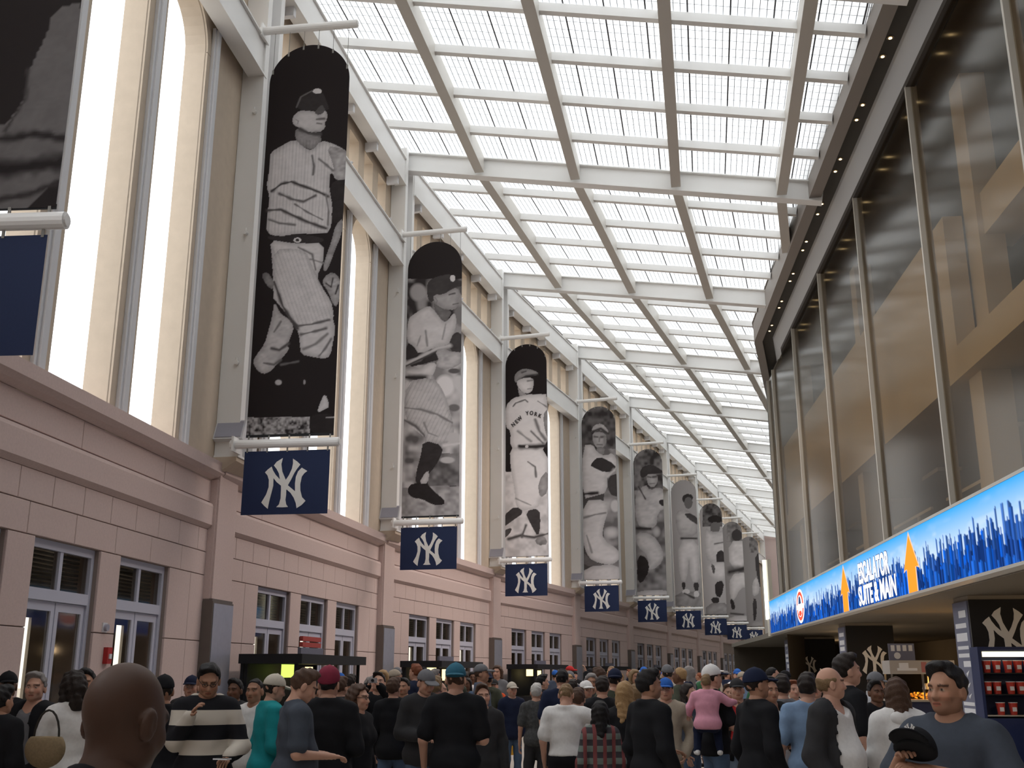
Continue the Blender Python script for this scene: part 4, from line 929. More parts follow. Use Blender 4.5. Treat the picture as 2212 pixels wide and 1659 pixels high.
# ------------------------------------------------------------------ black programme kiosks along the left wall
M_YG = emat('kiosk_green_light', (.55, .75, .12), 1.1); M_YW = emat('kiosk_warm_light', (1.0, .80, .35), 1.5)
def kiosk(i, y0, ln, lab, red):
    M = bayM(i); o = empty('program_kiosk', M @ T(.28, y0, 0)); tag(o, lab, 'kiosk', 'black kiosks by the columns')
    b = MB(); b.box(.0, .95, 0, ln, 0, .98); b.build('counter', M_BLACK, o)
    b = MB(); b.box(0, .05, 0, ln, .98, 1.82); b.build('back_board', M_BLACK, o)
    for x in (.06, .90):
        for y in (.02, ln - .07):
            b = MB(); b.box(x, x + .05, y, y + .05, .98, 1.82); b.build('post', M_BLACK, o)
    b = MB(); b.box(-.02, 1.05, -.05, ln + .05, 1.82, 1.97); b.build('canopy', M_BLACK, o)
    b = MB(); b.box(.30, .36, ln * .30, ln * .46, 1.60, 1.815); b.build('light_panel', M_YG if i == 1 else M_YW, o)
    b = MB(); b.box(.40, .45, ln * .56, ln * .64, 1.50, 1.78); b.build('light_panel', M_YW, o)
    b = MB(); b.box(.5, .56, ln * .36, ln * .70, 1.975, 2.10); b.build('roof_sign', mat('grey_sign', (.17, .17, .22), .6), o)
    if red:
        for k in range(2):
            b = MB(); b.box(.5, .56, ln * .38, ln * .66, 2.11 + k * .10, 2.19 + k * .10); b.build('red_sign', mat('red_sign', (.45, .07, .06), .6), o)
kiosk(1, 1.1, 3.3, 'black kiosk with red roof sign beside the first full banner', True)
kiosk(2, 1.1, 3.3, 'black kiosk with yellow lights beside the second full banner', False)
kiosk(3, 1.1, 3.3, 'black kiosk with yellow lights beside the third full banner', False)
kiosk(4, 1.1, 3.3, 'black kiosk with yellow lights beside the fourth full banner', False)
kiosk(5, 1.1, 3.3, 'small black kiosk beside the fifth full banner', False)
# fire alarm between the near doors
cs0 = opening_centres(0)
o = empty('fire_alarm', bayM(0) @ T(.0, (cs0[1] + cs0[2]) / 2 + .1, 1.78)); tag(o, 'small red alarm box on the stone pier between the near doors', 'alarm')
b = MB(); b.box(0, .06, -.06, .06, 0, .20); b.build('case', mat('alarm_red', (.45, .03, .03), .5), o); b = MB(); b.box(.06, .075, -.03, .03, .06, .12); b.build('lever', M_WHT, o)
o = empty('wall_bell', bayM(0) @ T(.0, (cs0[1] + cs0[2]) / 2, 2.22)); tag(o, 'small grey round sounder on the stone pier above the alarm', 'alarm')
b = MB(); b.cyl((0, 0, 0), (.05, 0, 0), .045, n=12); b.build('dome', M_METAL, o); b = MB(); b.box(0, .012, -.06, .06, -.06, .06); b.build('plate', M_STEEL2, o)
# ------------------------------------------------------------------ people: bodies grown as smooth implicit surfaces
def s_ell(P, c, r):
    q = P - c; k0 = np.sqrt(((q / r) ** 2).sum(-1)); k1 = np.sqrt(((q / (r * r)) ** 2).sum(-1)) + 1e-9
    return k0 * (k0 - 1) / k1
def s_cone(P, a, b, ra, rb):
    ba = b - a; l2 = max(1e-9, float(ba @ ba)); t = np.clip(((P - a) @ ba) / l2, 0, 1)
    return np.sqrt(((P - a - t[..., None] * ba) ** 2).sum(-1)) - (ra + (rb - ra) * t)
class Vol:
    def __init__(s, lo, hi, h):
        s.lo = np.array(lo, float); s.h = h; s.n = np.ceil((np.array(hi) - s.lo) / h).astype(int) + 1
        s.F = np.full(s.n, .5, np.float32); ax = [s.lo[k] + h * np.arange(s.n[k]) for k in range(3)]
        s.ax = ax
    def sub(s, lo, hi):
        a = np.clip(np.floor((np.array(lo) - s.lo) / s.h).astype(int), 0, s.n); b = np.clip(np.ceil((np.array(hi) - s.lo) / s.h).astype(int) + 1, 0, s.n)
        if (b <= a).any(): return None, None
        sl = tuple(slice(a[k], b[k]) for k in range(3))
        G = np.stack(np.meshgrid(*[s.ax[k][sl[k]] for k in range(3)], indexing='ij'), -1)
        return sl, G
    def un(s, kind, *a, k=.04):
        m = .07 + k
        if kind == 'e': c, r = np.array(a[0], float), np.array(a[1], float); lo, hi = c - r - m, c + r + m
        else:
            p, q = np.array(a[0], float), np.array(a[1], float); R = max(a[2], a[3]); lo, hi = np.minimum(p, q) - R - m, np.maximum(p, q) + R + m
        sl, G = s.sub(lo, hi)
        if sl is None: return
        d = s_ell(G, c, r) if kind == 'e' else s_cone(G, p, q, a[2], a[3])
        f = s.F[sl]; hh = np.maximum(k - np.abs(f - d), 0) / k
        s.F[sl] = np.minimum(f, d) - hh * hh * k * .25
    def cut(s, fn):      # keep where fn(G) <= 0
        G = np.stack(np.meshgrid(*s.ax, indexing='ij'), -1); s.F = np.maximum(s.F, fn(G)).astype(np.float32)
    def carve(s, c, r, k=.012):
        c, r = np.array(c, float), np.array(r, float); sl, G = s.sub(c - r - .03, c + r + .03)
        if sl is None: return
        d = -s_ell(G, c, r); f = s.F[sl]; hh = np.maximum(k - np.abs(f - d), 0) / k; s.F[sl] = np.maximum(f, d) + hh * hh * k * .25
    def wrinkle(s, amp, fr, seed):
        r = np.random.RandomState(seed); ph = r.rand(6) * 6.28
        X, Y, Z = np.meshgrid(*s.ax, indexing='ij')
        s.F += amp * (np.sin(fr * (Z * 1.2 + X * .6) + ph[0] + 2 * np.sin(Y * 9 + ph[3])) * np.sin(fr * .7 * (Z - X * .9 + Y) + ph[1]) + .6 * np.sin(fr * 1.7 * (Z * .6 + Y * .9 + X * .4) + ph[2]))
    def mesh(s):
        F = s.F; F[0] = F[-1] = .3; F[:, 0] = F[:, -1] = .3; F[:, :, 0] = F[:, :, -1] = .3
        I = F < 0
        n = s.n - 1
        cs = [(a, b, c) for a in (0, 1) for b in (0, 1) for c in (0, 1)]
        def cv(A, o): return A[o[0]:o[0] + n[0], o[1]:o[1] + n[1], o[2]:o[2] + n[2]]
        cnt = sum(cv(I, o).astype(np.int8) for o in cs); act = (cnt > 0) & (cnt < 8)
        idx = np.full(n, -1, np.int64); ijk = np.argwhere(act); idx[act] = np.arange(len(ijk))
        f = [F[ijk[:, 0] + o[0], ijk[:, 1] + o[1], ijk[:, 2] + o[2]] for o in cs]
        acc = np.zeros((len(ijk), 3)); w = np.zeros(len(ijk))
        for a in range(8):
            for d, st in ((0, 4), (1, 2), (2, 1)):
                if cs[a][d] == 0:
                    fa, fb = f[a], f[a + st]; m = (fa < 0) != (fb < 0); t = np.where(m, fa / np.where(m, fa - fb, 1), 0)
                    p = np.array(cs[a], float)[None, :].repeat(len(ijk), 0); p[:, d] += t; acc[m] += p[m]; w[m] += 1
        V = s.lo + s.h * (ijk + acc / np.maximum(w, 1)[:, None])
        Q = []
        for d in range(3):
            e1, e2 = [(1, 2), (2, 0), (0, 1)][d]
            sl0 = [slice(1, -1)] * 3; sl0[d] = slice(0, -1); sl1 = list(sl0); sl1[d] = slice(1, None)
            A, B = I[tuple(sl0)], I[tuple(sl1)]
            for flip, m in ((0, A & ~B), (1, ~A & B)):
                g = np.argwhere(m)
                if not len(g): continue
                g = g + np.array([0 if k == d else 1 for k in range(3)])
                u1 = np.zeros(3, int); u1[e1] = 1; u2 = np.zeros(3, int); u2[e2] = 1
                q = [g - u1 - u2, g - u2, g, g - u1]
                q = np.stack([idx[x[:, 0], x[:, 1], x[:, 2]] for x in q], -1)
                Q.append(q[:, ::-1] if flip else q)
        Q = np.concatenate(Q) if Q else np.zeros((0, 4), int)
        Q = Q[(Q >= 0).all(1)]
        return V, Q

ARM = {'down': ((.235, -.03, 1.13), (.255, .05, .88)), 'loose': ((.25, -.04, 1.13), (.27, .08, .89)), 'fwd': ((.23, -.03, 1.13), (.10, .25, 1.10)), 'phone': ((.225, .02, 1.14), (.07, .26, 1.22)),
       'chin': ((.20, .12, 1.20), (.05, .19, 1.40)), 'up': ((.25, .24, 1.36), (.075, .36, 1.60)), 'pocket': ((.28, -.09, 1.13), (.205, .05, .93)), 'hip': ((.37, -.06, 1.17), (.20, .05, 1.03)),
       'reach': ((.42, .06, 1.34), (.64, .14, 1.30)), 'cross': ((.24, .05, 1.15), (-.02, .20, 1.16)), 'high': ((.27, .05, 1.60), (.22, .12, 1.86)), 'swing': ((.24, -.12, 1.15), (.27, -.04, .90)), 'side': ((.30, .05, 1.16), (.42, .20, 1.02)), 'hold': ((.25, .06, 1.16), (.02, .26, 1.12)),
       'chest': ((.24, .05, 1.15), (.06, .24, 1.13))}
def rotm(yaw, pitch):
    cy, sy, cp_, sp_ = math.cos(yaw), math.sin(yaw), math.cos(pitch), math.sin(pitch)
    Rz = np.array([[cy, -sy, 0], [sy, cy, 0], [0, 0, 1]]); Rx = np.array([[1, 0, 0], [0, cp_, -sp_], [0, sp_, cp_]]); return Rz @ Rx
PIV = np.array([0, -.005, 1.53])
SKINM = {}
def tintmat(name, col, rough=.55):
    if name in MATS: return MATS[name]
    m = bpy.data.materials.new(name); m.use_nodes = True; nt = m.node_tree; b = nt.nodes['Principled BSDF']
    a = nt.nodes.new('ShaderNodeAttribute'); a.attribute_name = 'print'; mx = nt.nodes.new('ShaderNodeMix'); mx.data_type = 'RGBA'; mx.blend_type = 'MULTIPLY'; mx.inputs[0].default_value = 1
    mx.inputs[6].default_value = tuple(col) + (1,); nt.links.new(a.outputs['Color'], mx.inputs[7]); nt.links.new(mx.outputs[2], b.inputs['Base Color']); b.inputs['Roughness'].default_value = rough; b.inputs['Specular IOR Level'].default_value = .3
    MATS[name] = m; return m
SKIN = {'fair': (.55, .31, .22), 'tan': (.42, .22, .14), 'brown': (.15, .07, .04), 'deep': (.075, .038, .024), 'olive': (.36, .19, .12)}
def skin(t): return tintmat('skin_' + t, SKIN[t])
def cloth(name, c, rough=.85): return mat('cloth_' + name, c, rough, noise=.12, nscale=40, spec=.15)
CL = {'black': (.012, .012, .014), 'charcoal': (.035, .034, .036), 'navy': (.015, .02, .045), 'grey': (.16, .16, .17), 'blue_grey': (.075, .095, .14), 'slate': (.06, .07, .09), 'white': (.72, .70, .68), 'cream': (.55, .50, .42), 'teal': (.015, .25, .27), 'bright_blue': (.03, .12, .42), 'light_blue': (.20, .29, .43), 'orange': (.62, .085, .025), 'red': (.42, .03, .03), 'pink': (.72, .33, .42), 'beige': (.38, .32, .25), 'khaki': (.27, .22, .15), 'olive': (.06, .065, .045), 'denim': (.08, .12, .19), 'dark_denim': (.03, .045, .08), 'pale_denim': (.18, .23, .30), 'brown': (.07, .045, .03), 'maroon': (.22, .03, .055), 'yellow': (.65, .35, .04), 'green': (.04, .12, .06), 'purple': (.10, .05, .14), 'silver': (.40, .40, .42), 'petrol': (.035, .13, .19)}
HAIRC = {'black': (.010, .008, .008), 'dark': (.02, .013, .010), 'brown': (.07, .035, .02), 'blonde': (.36, .22, .10), 'grey': (.22, .20, .19), 'white': (.55, .53, .50), 'red': (.20, .06, .025), 'sandy': (.22, .14, .07)}
def hairm(c): return mat('hair_' + c, HAIRC[c], .6, noise=.35, nscale=90, bump=.4, bscale=160, spec=.3)
def stripemat(name, c1, c2, freq, axis='Z', c3=None):
    if name in MATS: return MATS[name]
    m = mat(name, c1, .85, spec=.15); nt = m.node_tree; b = nt.nodes['Principled BSDF']
    tc = nt.nodes.new('ShaderNodeTexCoord'); sx = nt.nodes.new('ShaderNodeSeparateXYZ'); nt.links.new(tc.outputs['Object'], sx.inputs[0])
    def band(out, f, ph=0.0, thr=0.0):
        ml = nt.nodes.new('ShaderNodeMath'); ml.operation = 'MULTIPLY_ADD'; ml.inputs[1].default_value = f; ml.inputs[2].default_value = ph; nt.links.new(out, ml.inputs[0])
        si = nt.nodes.new('ShaderNodeMath'); si.operation = 'SINE'; nt.links.new(ml.outputs[0], si.inputs[0])
        gt = nt.nodes.new('ShaderNodeMath'); gt.operation = 'GREATER_THAN'; gt.inputs[1].default_value = thr; nt.links.new(si.outputs[0], gt.inputs[0]); return gt.outputs[0]
    mx = nt.nodes.new('ShaderNodeMix'); mx.data_type = 'RGBA'; mx.inputs[6].default_value = tuple(c1) + (1,); mx.inputs[7].default_value = tuple(c2) + (1,)
    nt.links.new(band(sx.outputs[axis], freq, .6), mx.inputs[0]); out = mx.outputs[2]
    if c3 is not None:
        m2 = nt.nodes.new('ShaderNodeMix'); m2.data_type = 'RGBA'; m2.inputs[7].default_value = tuple(c3) + (1,); nt.links.new(out, m2.inputs[6])
        nt.links.new(band(sx.outputs['X'], freq * 1.2, 0, .35), m2.inputs[0]); out = m2.outputs[2]
    nt.links.new(out, b.inputs['Base Color']); return m
def tube_pts(pts, rad, n=6):
    V = []; F = []
    pts = [np.array(p, float) for p in pts]
    for j, p in enumerate(pts):
        d = pts[min(j + 1, len(pts) - 1)] - pts[max(j - 1, 0)]; d = d / (np.linalg.norm(d) + 1e-9)
        a = np.cross(d, [0.3, .5, .81]); a /= np.linalg.norm(a) + 1e-9; b = np.cross(d, a)
        for k in range(n): t = 6.2832 * k / n; V.append(p + (a * math.cos(t) + b * math.sin(t)) * rad[j])
    for j in range(len(pts) - 1):
        for k in range(n): F.append((j * n + k, j * n + (k + 1) % n, (j + 1) * n + (k + 1) % n, (j + 1) * n + k))
    for e, base in ((pts[-1] + (pts[-1] - pts[-2]) / (np.linalg.norm(pts[-1] - pts[-2]) + 1e-9) * rad[-1] * .7, (len(pts) - 1) * n),):
        V.append(e); ti = len(V) - 1
        for k in range(n): F.append((base + k, base + (k + 1) % n, ti, ti))
    return np.array(V), [list(dict.fromkeys(f)) for f in F]
def hand_parts(el, wr, side, curl=.55, h=1.0, din=None):
    """palm cone and finger chains from the wrist on"""
    el, wr = np.array(el), np.array(wr); d = wr - el if din is None else np.array(din, float); d = d / np.linalg.norm(d)
    up = np.array([0, .25, 1.0]) if abs(d[2]) < .7 else np.array([0, 1.0, 0.0])
    s = np.cross(d, up); s /= np.linalg.norm(s); nrm = np.cross(s, d)          # s across the palm, nrm out of the palm
    inward = np.array([-side, .2, 0.0])
    if abs(d[2]) >= .7:      # hanging arm: palm faces the thigh, knuckles run front to back
        s = np.array([0, 1.0, 0.0]) - d * d[1]; s /= np.linalg.norm(s); nrm = np.cross(s, d)
        if nrm @ inward < 0: nrm = -nrm
    else:
        nrm = -nrm if nrm[2] > 0 else nrm
        if (s @ np.array([side, 0, 0])) > 0: s = -s                             # thumb towards the middle
    palm_a, palm_b = wr + d * .015, wr + d * .075
    fingers = []
    for k in range(4):
        off = (k - 1.5) * .0195; L = (.068, .078, .072, .056)[k]
        p = palm_b + s * -off * 1.0 + d * .005; pts = [p - d * .02]; ang = curl * .35
        pts.append(p)
        for j, l in enumerate((.45, .32, .26)):
            dd = d * math.cos(ang) + nrm * math.sin(ang); p = p + dd * L * l; pts.append(p); ang += curl * .75
        fingers.append((pts, [.0088, .0088, .0084, .0078, .0068]))
    p = wr + d * .03 + s * .028; t = d * .6 + s * .65 + nrm * .25; t /= np.linalg.norm(t)
    fingers.append(([p - t * .01, p + t * .022, p + t * .045 + nrm * .006, p + (t * .5 + d * .5) * .066 + nrm * .012], [.0115, .0108, .0095, .0078]))
    return palm_a, palm_b, s, fingers

def figure(name, c, label, cat='person', group=None):
    """c: dict of the person's look; returns body object (top-level)"""
    g = c.get; H = c['H']; S = H / 1.75; w = g('w', 1.0); belly = g('belly', 0.0); hres = g('res', .022); sm = g('fem', 0)
    shw = (.172 if not sm else .152) * (w ** .5)
    lean = g('lean', 0.0)
    arms = {}
    for side, key in ((1, 'r'), (-1, 'l')):
        a = g(key, 'down'); e, wv = ARM[a] if isinstance(a, str) else a
        arms[side] = (np.array([side * shw, -.01, 1.415]), np.array([side * (e[0] + (shw - .172) + .03 * (w - 1)), e[1], e[2]]), np.array([side * wv[0], wv[1] + belly * .6, wv[2]]))
    st = g('legs', 'stand')
    if st == 'walk': L = {1: ((.095, .10, .50), (.10, .14, .085), .0), -1: ((-.095, -.02, .52), (-.10, -.24, .16), -.5)}
    elif st == 'wide': L = {1: ((.14, .02, .50), (.19, -.02, .085), 0), -1: ((-.14, .02, .50), (-.19, -.02, .085), 0)}
    elif st == 'shift': L = {1: ((.10, .02, .50), (.115, -.02, .085), 0), -1: ((-.12, .07, .51), (-.16, .05, .085), 0)}
    elif st == 'carried': L = {1: ((.16, .17, .86), (.19, .10, .52), -.3), -1: ((-.16, .17, .86), (-.19, .10, .52), -.3)}
    else: L = {1: ((.10, .015, .50), (.105, -.02, .085), 0), -1: ((-.10, .015, .50), (-.105, -.02, .085), 0)}
    hip = {s_: np.array([s_ * .088, 0, .92]) for s_ in (1, -1)}
    chy = 1.28; fr = .93 if sm else 1.0
    TOR = [('e', (0, .0, 1.29), (.158 * w * fr, .108 * w, .20)), ('e', (0, .012 + belly * .5, 1.09), (.140 * w * fr + belly * .35, .108 * w + belly * .6, .19)), ('e', (0, -.008, .945), (.162 * w, .118 * w + belly * .25, .13)), ('c', (-shw * .86, -.008, 1.405), (shw * .86, -.008, 1.405), .058 * w ** .6, .058 * w ** .6), ('c', (0, -.012, 1.50), (shw * .62, -.012, 1.435), .05, .045), ('c', (0, -.012, 1.50), (-shw * .62, -.012, 1.435), .05, .045)]
    if sm: TOR += [('e', (.07, .085, 1.27), (.062, .055, .062)), ('e', (-.07, .085, 1.27), (.062, .055, .062))]
    lo = np.array([-.75, -.45, -.02]); hi = np.array([.75, .55, 1.75])
    allp = np.array([p for v in arms.values() for p in v] + [np.array(x) for v in L.values() for x in v[:2]])
    lo = np.minimum(allp.min(0) - .17, [-.32 * w - belly, -.25 - belly * .3, -.02]); hi = np.maximum(allp.max(0) + .17, [.32 * w + belly, .28 + belly * 1.4, 1.62]); lo[2] = -.03 if st != 'carried' else .3
    # ---- body
    V = Vol(lo, hi, hres)
    for t in TOR:
        if t[0] == 'e': V.un('e', t[1], tuple(x - .010 for x in t[2]), k=.05)
        else: V.un('c', t[1], t[2], t[3] - .006, t[4] - .006, k=.05)
    V.un('c', (0, -.012, 1.44), (0, .004, 1.58), .053, .050, k=.04)
    V.un('e', (0, -.005, 1.64), (.05, .06, .06), k=.02)
    for s_, (kn, an, fl) in L.items():
        kn, an = np.array(kn, float), np.array(an, float)
        V.un('c', hip[s_], kn, .070 * w, .050 * w ** .7, k=.03); V.un('c', kn, an, .050 * w ** .7, .036, k=.03)
        V.un('c', an + [0, -.03, -.045], an + [s_ * .015, .15, -.055], .034, .028, k=.02)
    fing = []
    for s_, (sh, el, wr) in arms.items():
        V.un('c', sh, el, .052 * w ** .8, .039 * w ** .6, k=.035); V.un('c', el, wr, .039 * w ** .6, .026, k=.02)
        hd = g('hand' + ('r' if s_ == 1 else 'l'))
        pa, pb, sv, fg = hand_parts(el, wr, s_, g('curl', .6), din=hd)
        for o in (-.018, .0, .018): V.un('c', pa + sv * o * .6, pb + sv * o, .015, .0135, k=.012)
        fing += fg
    bv, bq = V.mesh()
    # ---- head (finer grid), then turned on the neck
    hh = hres * g('hr', .42)
    def headvol(): return Vol((-.125, -.15, 1.46), (.125, .18, 1.78), hh)
    V = headvol(); jw = 1.0 if not sm else .92; fat = g('fat', 1.0)
    V.un('e', (0, -.012, 1.652), (.075, .094, .094), k=.02); V.un('e', (0, .030, 1.600), (.062 * jw * fat, .066, .082), k=.03); V.un('e', (0, .062, 1.547), (.034 * jw * fat, .030, .024), k=.03)
    V.un('c', (-.040 * fat, .018, 1.562), (.040 * fat, .018, 1.562), .029, .029, k=.03)
    V.un('c', (0, -.015, 1.47), (0, .0, 1.58), .052 * fat ** .5, .052 * fat ** .5, k=.03)
    V.un('c', (-.034, .078, 1.655), (.034, .078, 1.655), .014, .014, k=.02)
    V.un('c', (0, .088, 1.640), (0, .106, 1.600), .008, .0145, k=.014); V.un('c', (-.012, .096, 1.597), (.012, .096, 1.597), .010, .010, k=.01)
    V.un('e', (.04, .062, 1.602), (.024, .024, .024), k=.02); V.un('e', (-.04, .062, 1.602), (.024, .024, .024), k=.02)
    for s_ in (1, -1):
        V.carve((s_ * .031, .094, 1.634), (.019, .018, .012)); V.un('e', (s_ * .031, .076, 1.634), (.0145, .0135, .0125), k=.004)
        V.un('e', (s_ * .082, -.010, 1.615), (.012, .024, .035), k=.008); V.carve((s_ * .097, .002, 1.618), (.010, .013, .022), .006)
    V.un('e', (0, .088, 1.572), (.025, .013, .0065), k=.008); V.un('e', (0, .086, 1.561), (.022, .013, .0065), k=.008)
    hv, hq = V.mesh()
    tint = np.ones((len(hv), 3)); X, Y, Z = hv.T
    fy = Y > .05
    eye = ((np.abs(X) - .031) / .0135) ** 2 + ((Z - .0 - 1.634) / .0075) ** 2 < 1; tint[eye & fy] = (.95, 1.35, 1.6); ir = ((np.abs(X) - .031) ** 2 + (Z - 1.634) ** 2 < .0066 ** 2); tint[ir & fy] = (.08, .08, .08)
    if hres > .024: tint[eye & fy] = (.15, .13, .13)
    br = (np.abs(np.abs(X) - .034) < .021) & (np.abs(Z - 1.656 + .10 * np.abs(np.abs(X) - .03)) < .006); tint[br & fy] = (.22, .2, .2)
    lp = (X / .025) ** 2 + ((Z - 1.567) / .011) ** 2 < 1; tint[lp & fy] = (.95, .62, .62); ml = (np.abs(X) < .022) & (np.abs(Z - 1.5665) < .0025 + hh * .15); tint[ml & fy] = (.35, .25, .25)
    tint[(Z > 1.50) & (Z < 1.60) & (Y > .0) & ~lp] *= g('stubble', 1.0)
    if g('blush', 1): tint[(np.abs(np.abs(X) - .042) < .02) & (np.abs(Z - 1.605) < .02) & fy] *= (1.05, .92, .90)
    R = rotm(g('yaw', 0.0), g('pitch', 0.0))
    def turn(v): return (v - PIV) @ R.T + PIV
    parts_v = [bv, turn(hv)]; parts_f = [bq.tolist(), (hq + len(bv)).tolist()]; tv = [np.ones((len(bv), 3)), tint]; off = len(bv) + len(hv)
    for pts, rad in fing:
        fv, ff = tube_pts(pts, rad, 6); parts_v.append(fv); parts_f.append([[i + off for i in f] for f in ff]); tv.append(np.ones((len(fv), 3))); off += len(fv)
    lm = None
    def leanv(v):
        v = np.array(v, float)
        if lean:
            a = lean * np.clip((v[:, 2] - .95) / .5, 0, 1); dz = v[:, 2] - .95; yy = v[:, 1].copy()
            m_ = v[:, 2] > .95; v[m_, 1] = yy[m_] * np.cos(a[m_]) + dz[m_] * np.sin(a[m_]); v[m_, 2] = .95 + dz[m_] * np.cos(a[m_]) - yy[m_] * np.sin(a[m_])
        return v * S
    sk = skin(g('skin', 'fair'))
    me = meshdata('person_body', leanv(np.concatenate(parts_v)), [f for p in parts_f for f in p], [sk], smooth=True); setcol(me, np.concatenate(tv))
    body = link(name, me); tag(body, label, cat, group)
    def child(nm, V, m, turned=False, lab=None, wr_=None):
        v, q = V.mesh()
        if not len(q): return None
        if turned: v = turn(v)
        o = link(nm, meshdata(nm, leanv(v), q, [m], smooth=True), body)
        if lab: o['label'] = lab
        return o
    # ---- clothes
    tc = g('top', ('tee', 'black')); ttype, tcol = tc[0], tc[1]
    tm = tcol if not isinstance(tcol, str) else cloth(tcol, CL[tcol])
    def garment(infl, hem, slv, m, nm, opening=None, collar=0.0, seed=1, zneck=1.495):
        V = Vol(lo, hi, hres)
        for t in TOR:
            if t[0] == 'e': V.un('e', t[1], tuple(x + infl for x in t[2]), k=.06)
            else: V.un('c', t[1], t[2], t[3] + infl * .8, t[4] + infl * .8, k=.06)
        if hem < .93: V.un('e', (0, -.004, hem + .10), (.175 * w + infl, .135 * w + infl + belly * .3, .16), k=.05)
        for s_, (sh, el, wv) in arms.items():
            if slv == 'none': continue
            if slv == 'short': V.un('c', sh, sh + (el - sh) * .78, .058 * w ** .8 + infl, .056 * w ** .7 + infl, k=.03)
            else:
                V.un('c', sh, el, .050 * w ** .8 + infl, .043 * w ** .6 + infl, k=.03); V.un('c', el, el + (wv - el) * .96, .047 * w ** .6 + infl, .037 + infl * .7, k=.03)
        V.wrinkle(.0045, 26, seed)
        V.cut(lambda G: np.maximum(hem - G[..., 2], np.where((np.abs(G[..., 0]) < .13) & (np.abs(G[..., 1]) < .2), G[..., 2] - zneck - .35 * np.abs(G[..., 0]) - np.where(G[..., 1] > 0, -G[..., 1] * .55, 0), -1)))
        if collar:
            for k in range(10):
                a = 6.2832 * k / 10 + .3; b_ = 6.2832 * (k + 1) / 10 + .3
                f_ = lambda t: (.078 * math.cos(t), -.012 + .072 * math.sin(t), 1.475 - .022 * math.sin(t))
                V.un('c', f_(a), f_(b_), .016 + collar, .016 + collar, k=.02)
        if opening: V.cut(lambda G: np.where(G[..., 1] > .02, opening + .10 * np.clip((G[..., 2] - 1.3), -.3, .3) - np.abs(G[..., 0]), -1) if False else np.where(G[..., 1] > .0, (opening * (1.2 - .5 * np.abs((G[..., 2] - 1.1) / .4))) - np.abs(G[..., 0] - .01), -1))
        return child(nm, V, m)
    sd = int(g('seed', 1))
    if ttype == 'tee': garment(.016, .86, 'short', tm, 'shirt', seed=sd, collar=g('collar', 0))
    elif ttype == 'sweater': garment(.020, .86, 'long', tm, 'sweater', seed=sd, collar=g('collar', .004))
    elif ttype == 'tucked': garment(.014, .97, g('slv', 'short'), tm, 'shirt', seed=sd, collar=.001)
    elif ttype == 'jacket': garment(.026, .80, 'long', tm, 'jacket', seed=sd, collar=.008)
    elif ttype == 'coat': garment(.026, .66, 'long', tm, 'coat', seed=sd, collar=.008)
    elif ttype == 'hoodie':
        hoo = garment(.026, .80, 'long', tm, 'hoodie', seed=sd, collar=.004)
        V = Vol((-.2, -.3, 1.3), (.2, .1, 1.6), hres); V.un('e', (0, -.095, 1.44), (.10, .05, .065), k=.03); V.un('c', (-.09, -.04, 1.47), (.09, -.04, 1.47), .03, .03, k=.03); hd_ = child('hood', V, tm)
        if hd_: hd_.parent = hoo
    elif ttype == 'open':
        inner = tc[2]; im = cloth(inner, CL[inner]) if isinstance(inner, str) else inner
        garment(.014, .88, 'none', im, 'shirt', seed=sd + 1, zneck=1.455); garment(.032, .80, 'long', tm, 'jacket', opening=g('gap', .085), seed=sd, collar=.008)
    if g('emblem'):
        pass
    bt, bc = g('bottom', ('trousers', 'black')); bm_ = cloth(bc, CL[bc])
    V = Vol(lo, hi, hres); V.un('e', (0, -.006, .945), (.170 * w, .126 * w + belly * .3, .135), k=.05)
    for s_, (kn, an, fl) in L.items():
        kn, an = np.array(kn, float), np.array(an, float)
        if bt == 'shorts': V.un('c', hip[s_], hip[s_] + (kn - hip[s_]) * 1.0, .094 * w, .082 * w, k=.04)
        elif bt == 'skirt': V.un('c', hip[s_], hip[s_] + (kn - hip[s_]) * .8, .10 * w, .11 * w, k=.14)
        else: V.un('c', hip[s_], kn, .092 * w, .070 * w ** .7, k=.04); V.un('c', kn, an + [0, 0, -.01], .070 * w ** .7, .060, k=.03)
    V.wrinkle(.004, 22, sd + 3); V.cut(lambda G: np.maximum(G[..., 2] - 1.0, .045 - G[..., 2]))
    child('trousers' if bt == 'trousers' else bt, V, bm_)
    sc_ = g('shoes', 'black'); V = Vol((lo[0], lo[1], -.03), (hi[0], hi[1], .30 if st != 'carried' else .62), min(hres, .02))
    for s_, (kn, an, fl) in L.items():
        an = np.array(an, float); V.un('c', an + [0, -.035, -.045], an + [s_ * .02, .16, -.052], .046, .040, k=.02); V.un('c', an + [0, -.01, -.02], an + [0, .03, -.045], .045, .045, k=.02)
    zf = {s_: v[1][2] - .085 for s_, v in L.items()}
    V.cut(lambda G: np.where(G[..., 0] > 0, zf[1], zf[-1]) - G[..., 2]); child('shoes', V, cloth(sc_, CL[sc_]))
    # ---- hair
    hs = g('hair', ('short', 'dark'))
